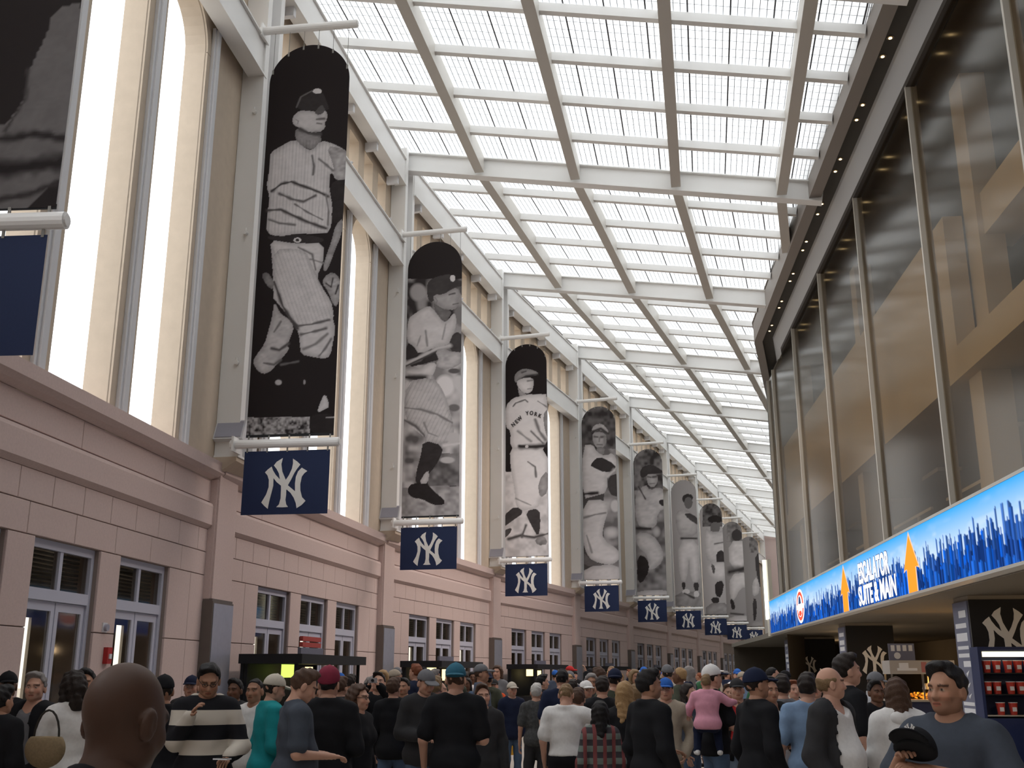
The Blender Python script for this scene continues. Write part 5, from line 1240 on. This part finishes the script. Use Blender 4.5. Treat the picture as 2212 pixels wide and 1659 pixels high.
    if hs and hs[0] != 'bald':
        hm = hairm(hs[1]); V = headvol() if hs[0] not in ('long', 'curly', 'tail') else Vol((-.16, -.2, 1.22), (.16, .17, 1.80), hh * 1.2)
        st_ = hs[0] if not (g('cap') and hs[0] == 'short') else 'crop'
        if st_ == 'short': V.un('e', (0, -.014, 1.660), (.086, .105, .108), k=.02); V.un('e', (.02, .03, 1.735), (.06, .06, .04), k=.03); V.cut(lambda G: np.maximum((G[..., 1] - .028) - (G[..., 2] - 1.675) * .62, np.where(G[..., 1] < .03, 1.575 + np.clip(G[..., 1] + .06, 0, .1) * .5 - G[..., 2], -1)))
        elif st_ == 'rim': V.un('e', (0, -.014, 1.652), (.081, .100, .098), k=.02); V.cut(lambda G: np.maximum(np.maximum(G[..., 1] - .02, G[..., 2] - 1.665), 1.575 - G[..., 2]))
        elif st_ == 'crop': V.un('e', (0, -.013, 1.654), (.079, .098, .098), k=.02); V.cut(lambda G: np.maximum((G[..., 1] - .03) - (G[..., 2] - 1.675) * .62, np.where(G[..., 1] < .03, 1.585 - G[..., 2], -1)))
        elif st_ in ('long', 'curly', 'tail'):
            bump = .012 if st_ == 'curly' else 0.0
            V.un('e', (0, -.016, 1.658), (.090 + bump, .108 + bump, .106 + bump), k=.02)
            V.cut(lambda G: (G[..., 1] - .03) - (G[..., 2] - 1.668) * .62)
            if st_ == 'long': V.un('c', (0, -.055, 1.62), (0, -.10, g('hairz', 1.36)), .062, .030, k=.03); V.un('c', (.035, -.06, 1.6), (.042, -.10, g('hairz', 1.36) + .04), .036, .014, k=.012); V.un('c', (-.035, -.06, 1.6), (-.045, -.10, g('hairz', 1.36) + .015), .036, .014, k=.012); V.un('c', (.06, -.02, 1.64), (.085, -.03, 1.45), .035, .03, k=.03); V.un('c', (-.06, -.02, 1.64), (-.085, -.03, 1.45), .035, .03, k=.03)
            elif st_ == 'curly': V.un('c', (.072, -.02, 1.64), (.082, -.02, 1.53), .04, .038, k=.03); V.un('c', (-.072, -.02, 1.64), (-.082, -.02, 1.53), .04, .038, k=.03); V.un('c', (0, -.08, 1.62), (0, -.09, 1.50), .075, .06, k=.03)
            else: V.un('c', (0, -.11, 1.66), (0, -.14, 1.45), .035, .018, k=.03)
        V.wrinkle(.005 if st_ != 'curly' else .009, 60, sd)
        child('hair', V, hm, True)
    cp = g('cap')
    if cp:
        cc, kind = cp[0], cp[1] if len(cp) > 1 else 'cap'
        V = headvol(); V2 = Vol((-.14, -.26, 1.6), (.14, .27, 1.80), hh)
        V2.un('e', (0, -.010, 1.665), (.091, .110, .107), k=.01)
        tilt = .10
        if kind == 'beanie': V2.un('e', (0, -.012, 1.70), (.088, .105, .085), k=.02); V2.cut(lambda G: 1.655 + .25 * np.clip(G[..., 1], -.2, .2) - G[..., 2]); V2.un('c', (0, 0, 1.76), (0, 0, 1.785), .014, .008, k=.01)
        else:
            V2.cut(lambda G: 1.662 + .14 * G[..., 1] - G[..., 2]); V2.un('e', (0, -.01, 1.773), (.010, .010, .006), k=.004)
        cm = cloth(cc, CL[cc]); capo = child('cap', V2, cm, True)
        if kind == 'cap' or kind == 'backcap':
            sgn = 1 if kind == 'cap' else -1
            V3 = Vol((-.14, -.26, 1.6), (.14, .27, 1.80), hh); V3.un('e', (0, sgn * .105, 1.668), (.080, .095, .030), k=.01)
            V3.cut(lambda G: np.maximum(np.abs(G[..., 2] - (1.690 - .16 * np.abs(G[..., 1]) * .6 - 2.2 * G[..., 0] ** 2)) - max(.007, hh * .8), .075 - sgn * G[..., 1]))
            bro = child('cap_brim', V3, cloth(cp[2], CL[cp[2]]) if len(cp) > 2 else cm, True)
            if bro: bro.parent = capo
    if g('glasses'):
        b = MB(); ring = 12
        for s_ in (1, -1):
            pts = [(s_ * .031 + .019 * math.cos(6.2832 * k / ring), .098, 1.634 + .014 * math.sin(6.2832 * k / ring)) for k in range(ring)]
            for k in range(ring): b.cyl(pts[k], pts[(k + 1) % ring], .0022, n=5, cap=False)
            b.cyl((s_ * .05, .097, 1.637), (s_ * .080, .0, 1.64), .002, n=5)
        b.cyl((-.012, .10, 1.637), (.012, .10, 1.637), .002, n=5)
        o = link('glasses', meshdata('glasses', leanv(turn(np.array(b.V))), b.F, [M_BLACK]), body)
    return body

def place(o, x, y, heading, z=0.0, zoff=None):
    o.matrix_local = T(x, y, z) @ Matrix.Rotation(-math.radians(heading), 4, 'Z')
# ------------------------------------------------------------------ the crowd, set out from the photograph
M_RUGBY = stripemat('wide_black_and_cream_stripes', (.013, .013, .016), (.55, .50, .43), 29.0)
M_PLAID = stripemat('red_green_plaid', (.05, .045, .05), (.16, .19, .17), 62.0, 'Z', (.20, .06, .06))
M_FLORAL = mat('dark_floral_cloth', (.06, .06, .06), .85, noise=.95, nscale=28)
PEOPLE = [
 # px, head-top py, depth, heading, look, label
 (20, 1449, 10.2, 150, dict(top=('jacket', 'black'), cap=('black', 'cap'), skin='brown', r='pocket'), 'person in black cap and black jacket at the far left edge'),
 (8, 1481, 8.6, 20, dict(top=('jacket', 'black'), hair=('short', 'black'), w=1.1, skin='tan'), 'short dark-haired person in black, cut by the left edge'),
 (80, 1453, 9.3, 195, dict(top=('open', 'black', 'grey'), hair=('short', 'grey'), yaw=.35, w=1.05, r='pocket', seed=3), 'grey-haired man in open black jacket over grey shirt, far left'),
 (160, 1451, 8.9, -50, dict(top=('tucked', 'white'), slv='long', hair=('curly', 'dark'), fem=1, glasses=1, r='chest', l='chest', w=1.1, seed=4), 'person in white blouse clutching a strap behind the bald man'),
 (188, 1446, 10.2, 170, dict(top=('jacket', 'charcoal'), hair=('short', 'black'), skin='tan'), 'dark-haired person half hidden behind the bald head'),
 (453, 1436, 8.6, 168, dict(top=('sweater', M_RUGBY), bottom=('trousers', 'charcoal'), hair=('short', 'black'), skin='olive', glasses=1, pitch=-.42, yaw=.1, r=((.20, .10, 1.17), (.10, .21, 1.36)), l=((.27, .02, 1.13), (.20, .26, 1.06)), res=.017, w=1.12, seed=5, collar=.008), 'man in wide black and cream striped sweater looking down'),
 (356, 1456, 9.2, -25, dict(top=('jacket', 'black'), cap=('black', 'cap'), w=1.15, skin='tan', seed=6), 'person in black cap and bulky black jacket left of the striped sweater'),
 (415, 1458, 12.5, 175, dict(top=('jacket', 'charcoal'), cap=('navy', 'cap'), skin='fair'), 'small face under navy cap behind the striped sweater'),
 (509, 1467, 12.0, 195, dict(top=('tee', 'charcoal'), hair=('short', 'black'), skin='brown', fem=1), 'dark-skinned person in charcoal between striped sweater and white tee'),
 (552, 1464, 10.4, 205, dict(top=('tee', 'white'), hair=('crop', 'black'), skin='olive', yaw=.2), 'cropped-haired man in white tee left of the teal jacket'),
 (589, 1457, 9.9, 62, dict(top=('jacket', 'teal'), cap=('cream', 'cap'), w=1.15, l='fwd', r='fwd', pitch=-.25, seed=7, res=.018), 'stooping person in teal jacket and cream cap'),
 (645, 1448, 8.3, 68, dict(top=('tee', 'slate'), bottom=('trousers', 'charcoal'), hair=('short', 'brown'), pitch=-.5, r='fwd', l='fwd', w=1.12, belly=.03, seed=8, res=.017), 'man in slate tee with brown hair bending his head'),
 (712, 1440, 9.0, 4, dict(top=('jacket', 'black'), bottom=('trousers', 'charcoal'), cap=('maroon', 'beanie'), hair=('short', 'black'), w=1.18, r='fwd', l='fwd', seed=9, res=.018), 'broad man in black jacket and maroon cap seen from behind'),
 (777, 1479, 9.8, 112, dict(top=('coat', 'black'), hair=('curly', 'brown'), fem=1, glasses=1, seed=10), 'woman in long black coat with curly brown hair'),
 (818, 1453, 13.6, 182, dict(top=('jacket', 'black'), bottom=('trousers', 'denim'), hair=('short', 'dark'), r='up', l='up', pitch=.25, seed=11), 'man raising a camera with both hands above the crowd'),
 (803, 1463, 15.0, 160, dict(top=('jacket', 'olive'), hair=('curly', 'grey'), fem=1), 'grey curly-haired person left of the raised camera'),
 (851, 1464, 12.6, 15, dict(top=('jacket', 'black'), bottom=('trousers', 'denim'), hair=('short', 'brown'), legs='walk', r='down', seed=12), 'brown-haired person in black jacket and jeans walking away'),
 (873, 1465, 15.2, 200, dict(top=('jacket', 'charcoal'), hair=('short', 'black'), skin='tan'), 'black-haired person in charcoal jacket left of the grey cap'),
 (917, 1447, 11.2, 155, dict(top=('hoodie', 'charcoal'), bottom=('trousers', 'denim'), cap=('grey', 'cap'), r='fwd', l='fwd', pitch=-.35, yaw=.2, w=1.05, emb=.16, seed=13), 'man in grey cap and dark hoodie with white letter emblem'),
 (940, 1462, 12.2, 5, dict(top=('jacket', 'bright_blue'), bottom=('trousers', 'khaki'), hair=('short', 'sandy'), seed=14), 'person in bright blue jacket and khaki trousers'),
 (985, 1431, 9.5, 2, dict(top=('tee', 'black'), bottom=('trousers', 'black'), cap=('petrol', 'backcap'), hair=('short', 'brown'), w=1.18, legs='wide', seed=15, r='fwd', l='loose', res=.018), 'big man in black tee and petrol blue cap seen from behind'),
 (951, 1471, 14.5, 100, dict(top=('tee', 'grey'), hair=('rim', 'grey'), skin='fair'), 'balding man in grey shirt left of the petrol blue cap'),
 (1042, 1478, 11.0, 165, dict(top=('jacket', 'charcoal'), bottom=('shorts', 'charcoal'), hair=('short', 'brown'), r='pocket', seed=16), 'brown-haired person in charcoal jacket right of the petrol blue cap'),
 (1067, 1466, 20.4, 188, dict(top=('tee', 'orange'), bottom=('trousers', 'denim'), cap=('charcoal', 'cap'), legs='wide', r='swing', l='side', shoes='grey', seed=17), 'man in orange tee and jeans standing alone'),
 (1222, 1477, 11.2, 8, dict(top=('tucked', 'white'), bottom=('trousers', 'black'), hair=('crop', 'sandy'), w=1.22, r='reach', pitch=-.3, legs='wide', seed=18), 'stout man in white shirt with one arm stretched out'),
 (1248, 1486, 11.7, 4, dict(top=('tee', 'white'), bottom=('trousers', 'dark_denim'), hair=('short', 'brown'), fem=1, seed=19), 'brown-haired woman in white top under the stretched arm'),
 (1295, 1513, 9.8, -6, dict(top=('sweater', M_PLAID), bottom=('trousers', 'dark_denim'), hair=('long', 'black'), fem=1, w=.95, hairz=1.40, seed=20), 'child in red and green plaid shirt with long black hair'),
 (1350, 1471, 10.4, 25, dict(top=('tee', 'black'), bottom=('trousers', 'black'), hair=('long', 'blonde'), fem=1, seed=21), 'woman with long blonde hair in black beside the dark suit'),
 (1401, 1446, 8.9, 62, dict(top=('jacket', 'black'), bottom=('trousers', 'black'), hair=('short', 'black'), skin='tan', w=1.08, r='loose', l='fwd', yaw=-.2, seed=22, res=.018), 'dark-haired man in black suit facing right'),
 (1371, 1479, 12.3, 5, dict(top=('tee', 'white'), bottom=('trousers', 'denim'), hair=('short', 'sandy'), w=1.15, num='7', seed=23), 'person in white numbered jersey behind the blonde woman'),
 (1437, 1463, 11.8, 190, dict(top=('hoodie', 'beige'), bottom=('trousers', 'khaki'), cap=('bright_blue', 'cap'), l='pocket', r='pocket', seed=24), 'man in bright blue cap and beige hoodie'),
 (1537, 1434, 11.4, 68, dict(top=('tee', 'black'), bottom=('trousers', 'denim'), cap=('white', 'cap', 'navy'), l='hold', r='hold', skin='fair', yaw=.1, seed=25), 'man in white and navy cap carrying a toddler in pink'),
 (1591, 1464, 12.4, 186, dict(top=('open', 'black', 'red'), bottom=('trousers', 'pale_denim'), cap=('charcoal', 'cap'), skin='fair', seed=26), 'man in black jacket over red shirt wearing a dark cap'),
 (1632, 1441, 8.8, 72, dict(top=('sweater', 'black'), bottom=('trousers', 'black'), cap=('navy', 'cap'), skin='tan', w=1.12, r='loose', l='loose', seed=27, res=.018), 'tall man in navy cap and black top facing right'),
 (1214, 1443, 13.6, 3, dict(top=('tee', 'navy'), hair=('crop', 'black'), w=1.15, seed=28), 'tall man in navy tee behind the stout white shirt'),
 (1236, 1468, 16.0, 8, dict(top=('jacket', 'black'), hair=('short', 'dark'), r='high', seed=29), 'person in black holding one hand up over the crowd'),
 (1267, 1469, 14.2, 165, dict(top=('jacket', 'charcoal'), cap=('white', 'cap'), seed=30), 'person in plain white cap behind the stretched white sleeve'),
 (1300, 1461, 12.6, -4, dict(top=('tee', 'black'), hair=('short', 'dark'), w=1.1, seed=31), 'dark-haired person in black tee above the plaid child'),
 (1328, 1443, 13.2, 6, dict(top=('tee', 'olive'), cap=('navy', 'backcap'), w=1.15, seed=32), 'tall person in navy cap and olive shirt seen from behind'),
 (1158, 1476, 14.6, 2, dict(top=('tee', M_FLORAL), bottom=('shorts', 'charcoal'), hair=('short', 'white'), legs='shift', seed=33), 'white-haired man in dark patterned shirt and shorts'),
 (1172, 1457, 17.5, 70, dict(top=('jacket', 'black'), hair=('short', 'black'), seed=34), 'black-haired person in black right of the patterned shirt'),
 (1106, 1472, 17.0, 160, dict(top=('jacket', 'navy'), bottom=('trousers', 'denim'), cap=('cream', 'cap'), seed=35), 'person in cream cap and navy jacket right of the orange tee'),
 (1487, 1475, 12.8, 120, dict(top=('sweater', 'slate'), bottom=('trousers', 'denim'), hair=('long', 'dark'), fem=1, seed=36), 'dark long-haired woman left of the toddler in pink'),
 (1741, 1454, 9.6, 8, dict(top=('tee', 'light_blue'), bottom=('shorts', 'beige'), hair=('short', 'dark'), w=1.1, l='loose', r='pocket', seed=37), 'man in light blue shirt and beige shorts seen from behind'),
 (1687, 1458, 11.0, -2, dict(top=('sweater', 'grey'), bottom=('trousers', 'charcoal'), hair=('short', 'dark'), seed=38), 'dark-haired person in grey top left of the light blue shirt'),
 (1661, 1463, 10.4, 165, dict(top=('open', 'black', 'silver'), bottom=('trousers', 'black'), hair=('short', 'black'), r='chest', l='chest', skin='tan', w=1.1, seed=39), 'man in black jacket holding a camera at his chest'),
 (1791, 1438, 8.1, 132, dict(top=('open', 'charcoal', 'white'), bottom=('trousers', 'charcoal'), hair=('rim', 'sandy'), w=1.15, belly=.065, l='loose', r='loose', yaw=.75, gap=.15, seed=40, res=.013), 'big-bellied man in white tee under open dark jacket'),
 (1827, 1413, 9.0, 84, dict(top=('tee', 'black'), bottom=('trousers', 'black'), hair=('short', 'dark'), r='loose', l='loose', seed=41, res=.018), 'tallest man in black shirt facing right'),
 (1866, 1448, 13.6, 105, dict(top=('sweater', 'silver'), cap=('grey', 'cap'), r='side', l='fwd', lean=.2, seed=42), 'person in pale grey top and grey cap leaning at the stall'),
 (1934, 1463, 8.4, 6, dict(top=('hoodie', 'white'), bottom=('trousers', 'black'), hair=('long', 'brown'), fem=1, w=1.12, hairz=1.42, seed=43, res=.017), 'woman in white hoodie with long brown hair seen from behind'),
 (1890, 1470, 11.5, 170, dict(top=('tee', 'black'), hair=('short', 'black'), skin='brown', seed=44), 'person in black tee between white hoodie and black pillar'),
 (1713, 1470, 14.0, 175, dict(top=('tee', 'white'), hair=('short', 'red'), skin='fair', seed=45), 'red-haired person in white tee behind the grey top'),
 (1760, 1466, 13.4, 190, dict(top=('jacket', 'blue_grey'), hair=('short', 'brown'), seed=46), 'brown-haired person in blue grey jacket behind the big belly'),
 (1573, 1478, 15.0, 178, dict(top=('tee', 'white'), hair=('short', 'brown'), fem=1, seed=47), 'woman in white tee between toddler and dark cap'),
 (737, 1462, 13.0, 20, dict(top=('jacket', 'charcoal'), hair=('short', 'brown'), seed=48), 'brown-haired person right of the maroon cap'),
 (758, 1457, 16.4, 10, dict(top=('tee', 'white'), hair=('short', 'dark'), seed=49), 'dark-haired person in white tee above the curly brown hair'),
 (678, 1468, 11.8, 30, dict(top=('jacket', 'black'), hair=('short', 'black'), seed=50), 'person in black half hidden between slate tee and maroon cap'),
]
POS = []
BODY = {}
for px, py, Y, hd, c, lab in PEOPLE:
    w = at_y(px, py, Y); c = dict(c); cap_ = .022 if c.get('cap') else .010
    drop = .05 * abs(min(0, c.get('pitch', 0))); c['H'] = max(1.2, (w.z + drop - cap_))
    c.setdefault('res', .024 if Y > 12.5 else .021)
    if Y > 12.5: c.setdefault('hr', .5)
    o = figure('person', c, lab); place(o, w.x, Y, hd); POS.append((w.x, Y)); BODY[lab] = (o, c, w.x, Y, hd)
    S = c['H'] / 1.75
    if c.get('emb'):
        me = emblem_data(c['emb'] * S, 0, .004); e = link('chest_emblem', me, o, T(0, .162 * S, 1.27 * S) @ Matrix.Rotation(math.pi, 4, 'Z'))
    if c.get('num'):
        me = text_mesh('jersey_number', c['num'], .26, mat('navy_print', CL['navy'], .8), .01); link('jersey_number', me, o, T(.0, -.172 * S, 1.26 * S) @ Matrix.Rotation(math.radians(90), 4, 'X'))
def local(lab, x, y, z):
    o, c, X, Y, hd = BODY[lab]; a = math.radians(hd); S = c['H'] / 1.75
    return Vector((X + (x * math.cos(a) + y * math.sin(a)) * S, Y + (-x * math.sin(a) + y * math.cos(a)) * S, z * S)), hd

# the two nearest men
w = at_y(258, 1436, 2.3)
c = dict(H=w.z + .012, skin='deep', top=('tee', 'white'), bottom=('trousers', 'black'), hair=('bald', 'black'), yaw=0, w=1.12, fat=1.14, res=.013, hr=.5, collar=.006, seed=60, pitch=-.30)
o = figure('person', c, 'bald dark-skinned man close to the camera seen from behind'); place(o, w.x, 2.3, 24); POS.append((w.x, 2.3)); S = c['H'] / 1.75
V = Vol((-.25, -.25, 1.3), (.25, .2, 1.62), .013); V.un('c', (-.12, -.03, 1.475), (0, -.085, 1.505), .026, .03, k=.03); V.un('c', (.12, -.03, 1.475), (0, -.085, 1.505), .026, .03, k=.03); V.un('c', (.12, -.02, 1.475), (.10, .10, 1.40), .026, .03, k=.03); V.un('c', (-.12, -.02, 1.475), (-.10, .10, 1.40), .026, .03, k=.03)
v, q = V.mesh(); link('black_collar', meshdata('black_collar', v * S, q, [cloth('black', CL['black'])], smooth=True), o)
V = Vol((-.25, -.3, 1.1), (.25, .2, 1.62), .013); V.un('c', (-.115, -.12, 1.44), (-.12, -.16, 1.2), .02, .02, k=.01); V.un('c', (-.115, -.12, 1.44), (-.115, .0, 1.49), .02, .02, k=.01)
v, q = V.mesh(); link('bag_strap', meshdata('bag_strap', v * S, q, [cloth('black', CL['black'])], smooth=True), o)

w = at_y(2040, 1432, 5.3)
c = dict(H=w.z - .012, skin='tan', top=('tee', 'slate'), bottom=('trousers', 'charcoal'), hair=('short', 'black'), yaw=-.25, w=1.16, fat=1.06, res=.013, hr=.45, belly=.03, stubble=.8,
         r=((.27, .08, 1.19), (.14, .30, 1.32)), l=((.28, .07, 1.19), (-.02, .29, 1.28)), handr=(-.45, .55, .35), curl=.8, collar=.004, seed=61)
o = figure('person', c, 'dark-haired man in slate tee near the right edge holding a black cap'); place(o, w.x, 5.3, 222); POS.append((w.x, 5.3)); NEARMAN = (o, c, w.x, 5.3, 222); BODY['nearman'] = NEARMAN
# the cap in his hands
p, hd = local('nearman', .03, .39, 1.36)
cp_ = empty('baseball_cap', T(p.x, p.y, p.z) @ Matrix.Rotation(-math.radians(hd - 8), 4, 'Z') @ Matrix.Rotation(math.radians(28), 4, 'X')); tag(cp_, 'black baseball cap held against the chest of the man at right', 'cap')
V = Vol((-.14, -.16, -.06), (.14, .26, .16), .008); V.un('e', (0, 0, 0), (.094, .108, .112), k=.01); V.cut(lambda G: -.0 - G[..., 2]); v, q = V.mesh(); link('crown', meshdata('crown', v, q, [cloth('black', CL['black'])], smooth=True), cp_)
V = Vol((-.14, -.16, -.06), (.14, .26, .16), .008); V.un('e', (0, .11, .0), (.085, .10, .04), k=.01); V.cut(lambda G: np.maximum(np.abs(G[..., 2] - (.018 - 2.0 * G[..., 0] ** 2)) - .007, .07 - G[..., 1])); v, q = V.mesh(); link('brim', meshdata('brim', v, q, [cloth('black', CL['black'])], smooth=True), cp_)
me = emblem_data(.055, 0, .006); link('cap_emblem', me, cp_, T(0, .104, .055) @ Matrix.Rotation(math.radians(-24), 4, 'X') @ Matrix.Rotation(math.pi, 4, 'Z'))

# toddler on the arm of the man in the two-tone cap
w = at_y(1513, 1456, 11.25); z0 = w.z - .012 - 1.02
c = dict(H=1.02, w=1.25, fat=1.1, top=('sweater', 'pink'), bottom=('trousers', 'navy'), hair=('short', 'sandy'), legs='carried', l=((.26, .06, 1.22), (.30, .2, 1.10)), r=((.34, .08, 1.30), (.50, .24, 1.30)), shoes='white', res=.026, seed=70)
o = figure('person', c, 'blond toddler in pink top carried on an arm'); place(o, w.x + .03, 11.12, 6, z0)

# held things
def thing_at(name, lab, cat, P, rot=0.0):
    o = empty(name, T(P.x, P.y, P.z) @ Matrix.Rotation(-math.radians(rot), 4, 'Z')); tag(o, lab, cat); return o
P, hd = local('man raising a camera with both hands above the crowd', 0, .45, 1.665)
o = thing_at('compact_camera', 'small silver camera held up by the man in the crowd', 'camera', P, hd)
b = MB(); b.box(-.05, .05, -.012, .012, -.03, .03); b.build('camera_body', mat('silver_camera', (.45, .45, .47), .35, .6), o); b = MB(); b.cyl((0, .012, 0), (0, .03, 0), .018, n=10); b.build('lens', M_BLACK, o)
P, hd = local('man in wide black and cream striped sweater looking down', -.16, .37, 1.06)
o = thing_at('white_phone', 'white phone in the hand of the man in the striped sweater', 'phone', P, hd + 30)
b = MB(); b.box(-.06, .06, -.03, .03, -.005, .005); b.build('case', M_WHT, o); b = MB(); b.box(-.052, .052, -.026, .026, .0052, .006); b.build('screen', M_BLACK, o)
P, hd = local('man in black jacket holding a camera at his chest', 0, .34, 1.17)
o = thing_at('compact_camera', 'black camera held at the chest near the right side', 'camera', P, hd)
b = MB(); b.box(-.07, .07, -.03, .03, -.045, .045); b.build('camera_body', M_BLACK, o); b = MB(); b.cyl((0, .03, 0), (0, .07, 0), .035, n=12); b.build('lens', M_CHROME, o)
w = at_y(98, 1612, 8.45)
o = thing_at('straw_bag', 'tan straw bag hanging below the white sleeve at left', 'bag', Vector((w.x, 8.45, w.z - .14)), 15)
V = Vol((-.25, -.15, -.05), (.25, .15, .36), .016); V.un('e', (0, 0, .12), (.17, .08, .14), k=.02); V.cut(lambda G: G[..., 2] - .21); v, q = V.mesh(); link('bag_body', meshdata('bag_body', v, q, [mat('straw', (.22, .16, .09), .9, noise=.3, nscale=60)], smooth=True), o)
b = MB()
for k in range(10):
    a0, a1 = math.pi * k / 10, math.pi * (k + 1) / 10; b.cyl((.11 * math.cos(a0), 0, .2 + .2 * math.sin(a0)), (.11 * math.cos(a1), 0, .2 + .2 * math.sin(a1)), .008, n=6)
b.build('handle', mat('dark_strap', (.03, .025, .02), .8), o)
P, hd = local('man in orange tee and jeans standing alone', -.42, .28, 1.0)
o = thing_at('yellow_bag', 'orange-yellow bag beside the man in the orange tee', 'bag', Vector((P.x, P.y, P.z - .60)), 10)
V = Vol((-.25, -.15, -.05), (.25, .15, .62), .02); V.un('c', (0, 0, .10), (0, 0, .42), .13, .10, k=.02); V.cut(lambda G: np.maximum(np.abs(G[..., 1]) - .05, G[..., 2] - .5)); v, q = V.mesh(); link('bag_body', meshdata('bag_body', v, q, [cloth('yellow', CL['yellow'])], smooth=True), o)
b = MB(); b.cyl((-.08, 0, .44), (-.04, 0, .62), .01, n=6); b.cyl((.08, 0, .44), (.04, 0, .62), .01, n=6); b.cyl((-.04, 0, .62), (.04, 0, .62), .01, n=6); b.build('handle', cloth('yellow', CL['yellow']), o)

# farther crowd: copies of a few figures, each with its own colours and place
PROT = []
for k, c in enumerate([dict(top=('jacket', 'black'), r='pocket', l='down', hair=('short', 'dark')), dict(top=('tee', 'black'), r='fwd', l='fwd', cap=('navy', 'cap'), bottom=('trousers', 'denim')), dict(top=('tee', 'grey'), r='down', l='hip', legs='shift', hair=('crop', 'dark'), w=1.12, belly=.03),
                       dict(top=('sweater', 'grey'), fem=1, r='fwd', l='down', hair=('long', 'brown')), dict(top=('jacket', 'navy'), cap=('white', 'cap'), legs='walk', r='swing', l='loose'), dict(top=('hoodie', 'grey'), cap=('red', 'backcap'), r='pocket', l='pocket'), dict(top=('tee', 'white'), fem=1, hair=('curly', 'red'), legs='walk', bottom=('shorts', 'khaki'), l='fwd')]):
    c = dict(c); c['H'] = 1.75; c['res'] = .034; c['hr'] = .5; c['seed'] = 80 + k; PROT.append((figure('person', c, 'x'), c))
used = {}
COLN = ['black', 'charcoal', 'navy', 'grey', 'blue_grey', 'white', 'cream', 'red', 'denim', 'olive', 'brown', 'maroon', 'silver', 'bright_blue', 'green', 'purple', 'light_blue', 'beige']
def wall_x(Y):
    for i in range(0, 10):
        A_, B2 = LP[i], LP[i + 1]
        if A_.y <= Y <= B2.y: return A_.x + (B2.x - A_.x) * (Y - A_.y) / (B2.y - A_.y) - .6
    return -6
rr = random.Random(21); fills = []; tries = 0
first = [True] * len(PROT)
ZONES = [(470, 1080, 15, 24), (1180, 1700, 15, 24), (480, 1690, 24, 34), (600, 1690, 32, 50), (900, 1680, 40, 62)]
while len(fills) < 92 and tries < 6000:
    tries += 1; zx0, zx1, zy0, zy1 = ZONES[len(fills) % 5]
    px = rr.uniform(zx0, zx1); Y = rr.uniform(zy0, zy1); X = at_y(px, 1457, Y).x
    if 1085 < px < 1165 and Y < 30: continue
    if X < wall_x(Y) + 2.0: continue
    q = Vector((X, Y)); dist = q.dot(FN)
    if dist > 5.0 and Y < 42: continue
    if Y >= 36:
        rel = q - KINK
        if rel.dot(RT(18)) > -.8: continue
    if any((X - a) ** 2 + (Y - b_) ** 2 < .62 ** 2 for a, b_ in POS): continue
    k = rr.randrange(len(PROT)); POS.append((X, Y)); fills.append((X, Y, k))
fills.sort(key=lambda t: t[1])
PLACE = {0: 'in the middle of the crowd', 1: 'in the far crowd', 2: 'in the farthest crowd'}
for X, Y, k in fills:
    src, pc = PROT[k]; H = rr.gauss(1.67 if pc.get('fem') else 1.745, .055)
    zone = 0 if Y < 24 else (1 if Y < 37 else 2)
    for _ in range(200):
        ct = rr.choice(COLN[:6] if rr.random() < .62 else COLN); hw = rr.choice(['navy', 'black', 'white', 'red', 'grey', 'bright_blue', 'beige']) if pc.get('cap') else rr.choice(['black', 'dark', 'brown', 'blonde', 'grey', 'sandy', 'red'])
        key = (pc['top'][0], ct, hw, bool(pc.get('cap')), zone, k)
        key = (pc['top'][0], ct, hw, bool(pc.get('cap')), zone)
        if key not in used: break
    used[key] = 1
    noun = {'jacket': 'jacket', 'tee': 'tee', 'sweater': 'sweater', 'hoodie': 'hoodie'}[pc['top'][0]]
    lab = 'person in %s %s with %s %s' % (ct.replace('_', ' '), noun, hw.replace('_', ' '), ('cap ' if pc.get('cap') else 'hair ') + PLACE[zone])
    o = copy_tree(src); o.name = 'person'; tag(o, lab, 'person', 'people in the farther crowd')
    hd = rr.choice([0, 10, -15, 30, 60, 90, -60, -90, 150, 180, 200, 170])
    s_ = H / 1.75; o.matrix_local = T(X, Y, 0) @ Matrix.Rotation(-math.radians(hd), 4, 'Z') @ Matrix.Diagonal((s_, s_, s_, 1))
    for ch in o.children_recursive:
        nm = ch.name.split('.')[0]; m = None
        if nm in ('shirt', 'jacket', 'sweater', 'hoodie', 'hood'): m = cloth(ct, CL[ct])
        elif nm in ('cap', 'cap_brim'): m = cloth(hw, CL[hw])
        elif nm == 'hair' and not pc.get('cap'): m = hairm(hw)
        elif nm == 'hair': m = hairm(rr.choice(['dark', 'black', 'brown']))
        elif nm in ('trousers', 'shorts'):
            bc = rr.choice(['denim', 'dark_denim', 'black', 'khaki', 'charcoal', 'pale_denim']); m = cloth(bc, CL[bc])
        if m: ch.material_slots[0].link = 'OBJECT'; ch.material_slots[0].material = m
    sk = rr.choice(['fair', 'fair', 'tan', 'olive', 'brown']); o.material_slots[0].link = 'OBJECT'; o.material_slots[0].material = skin(sk)
for src, pc in PROT:
    for ch in list(src.children_recursive): bpy.data.objects.remove(ch)
    bpy.data.objects.remove(src)
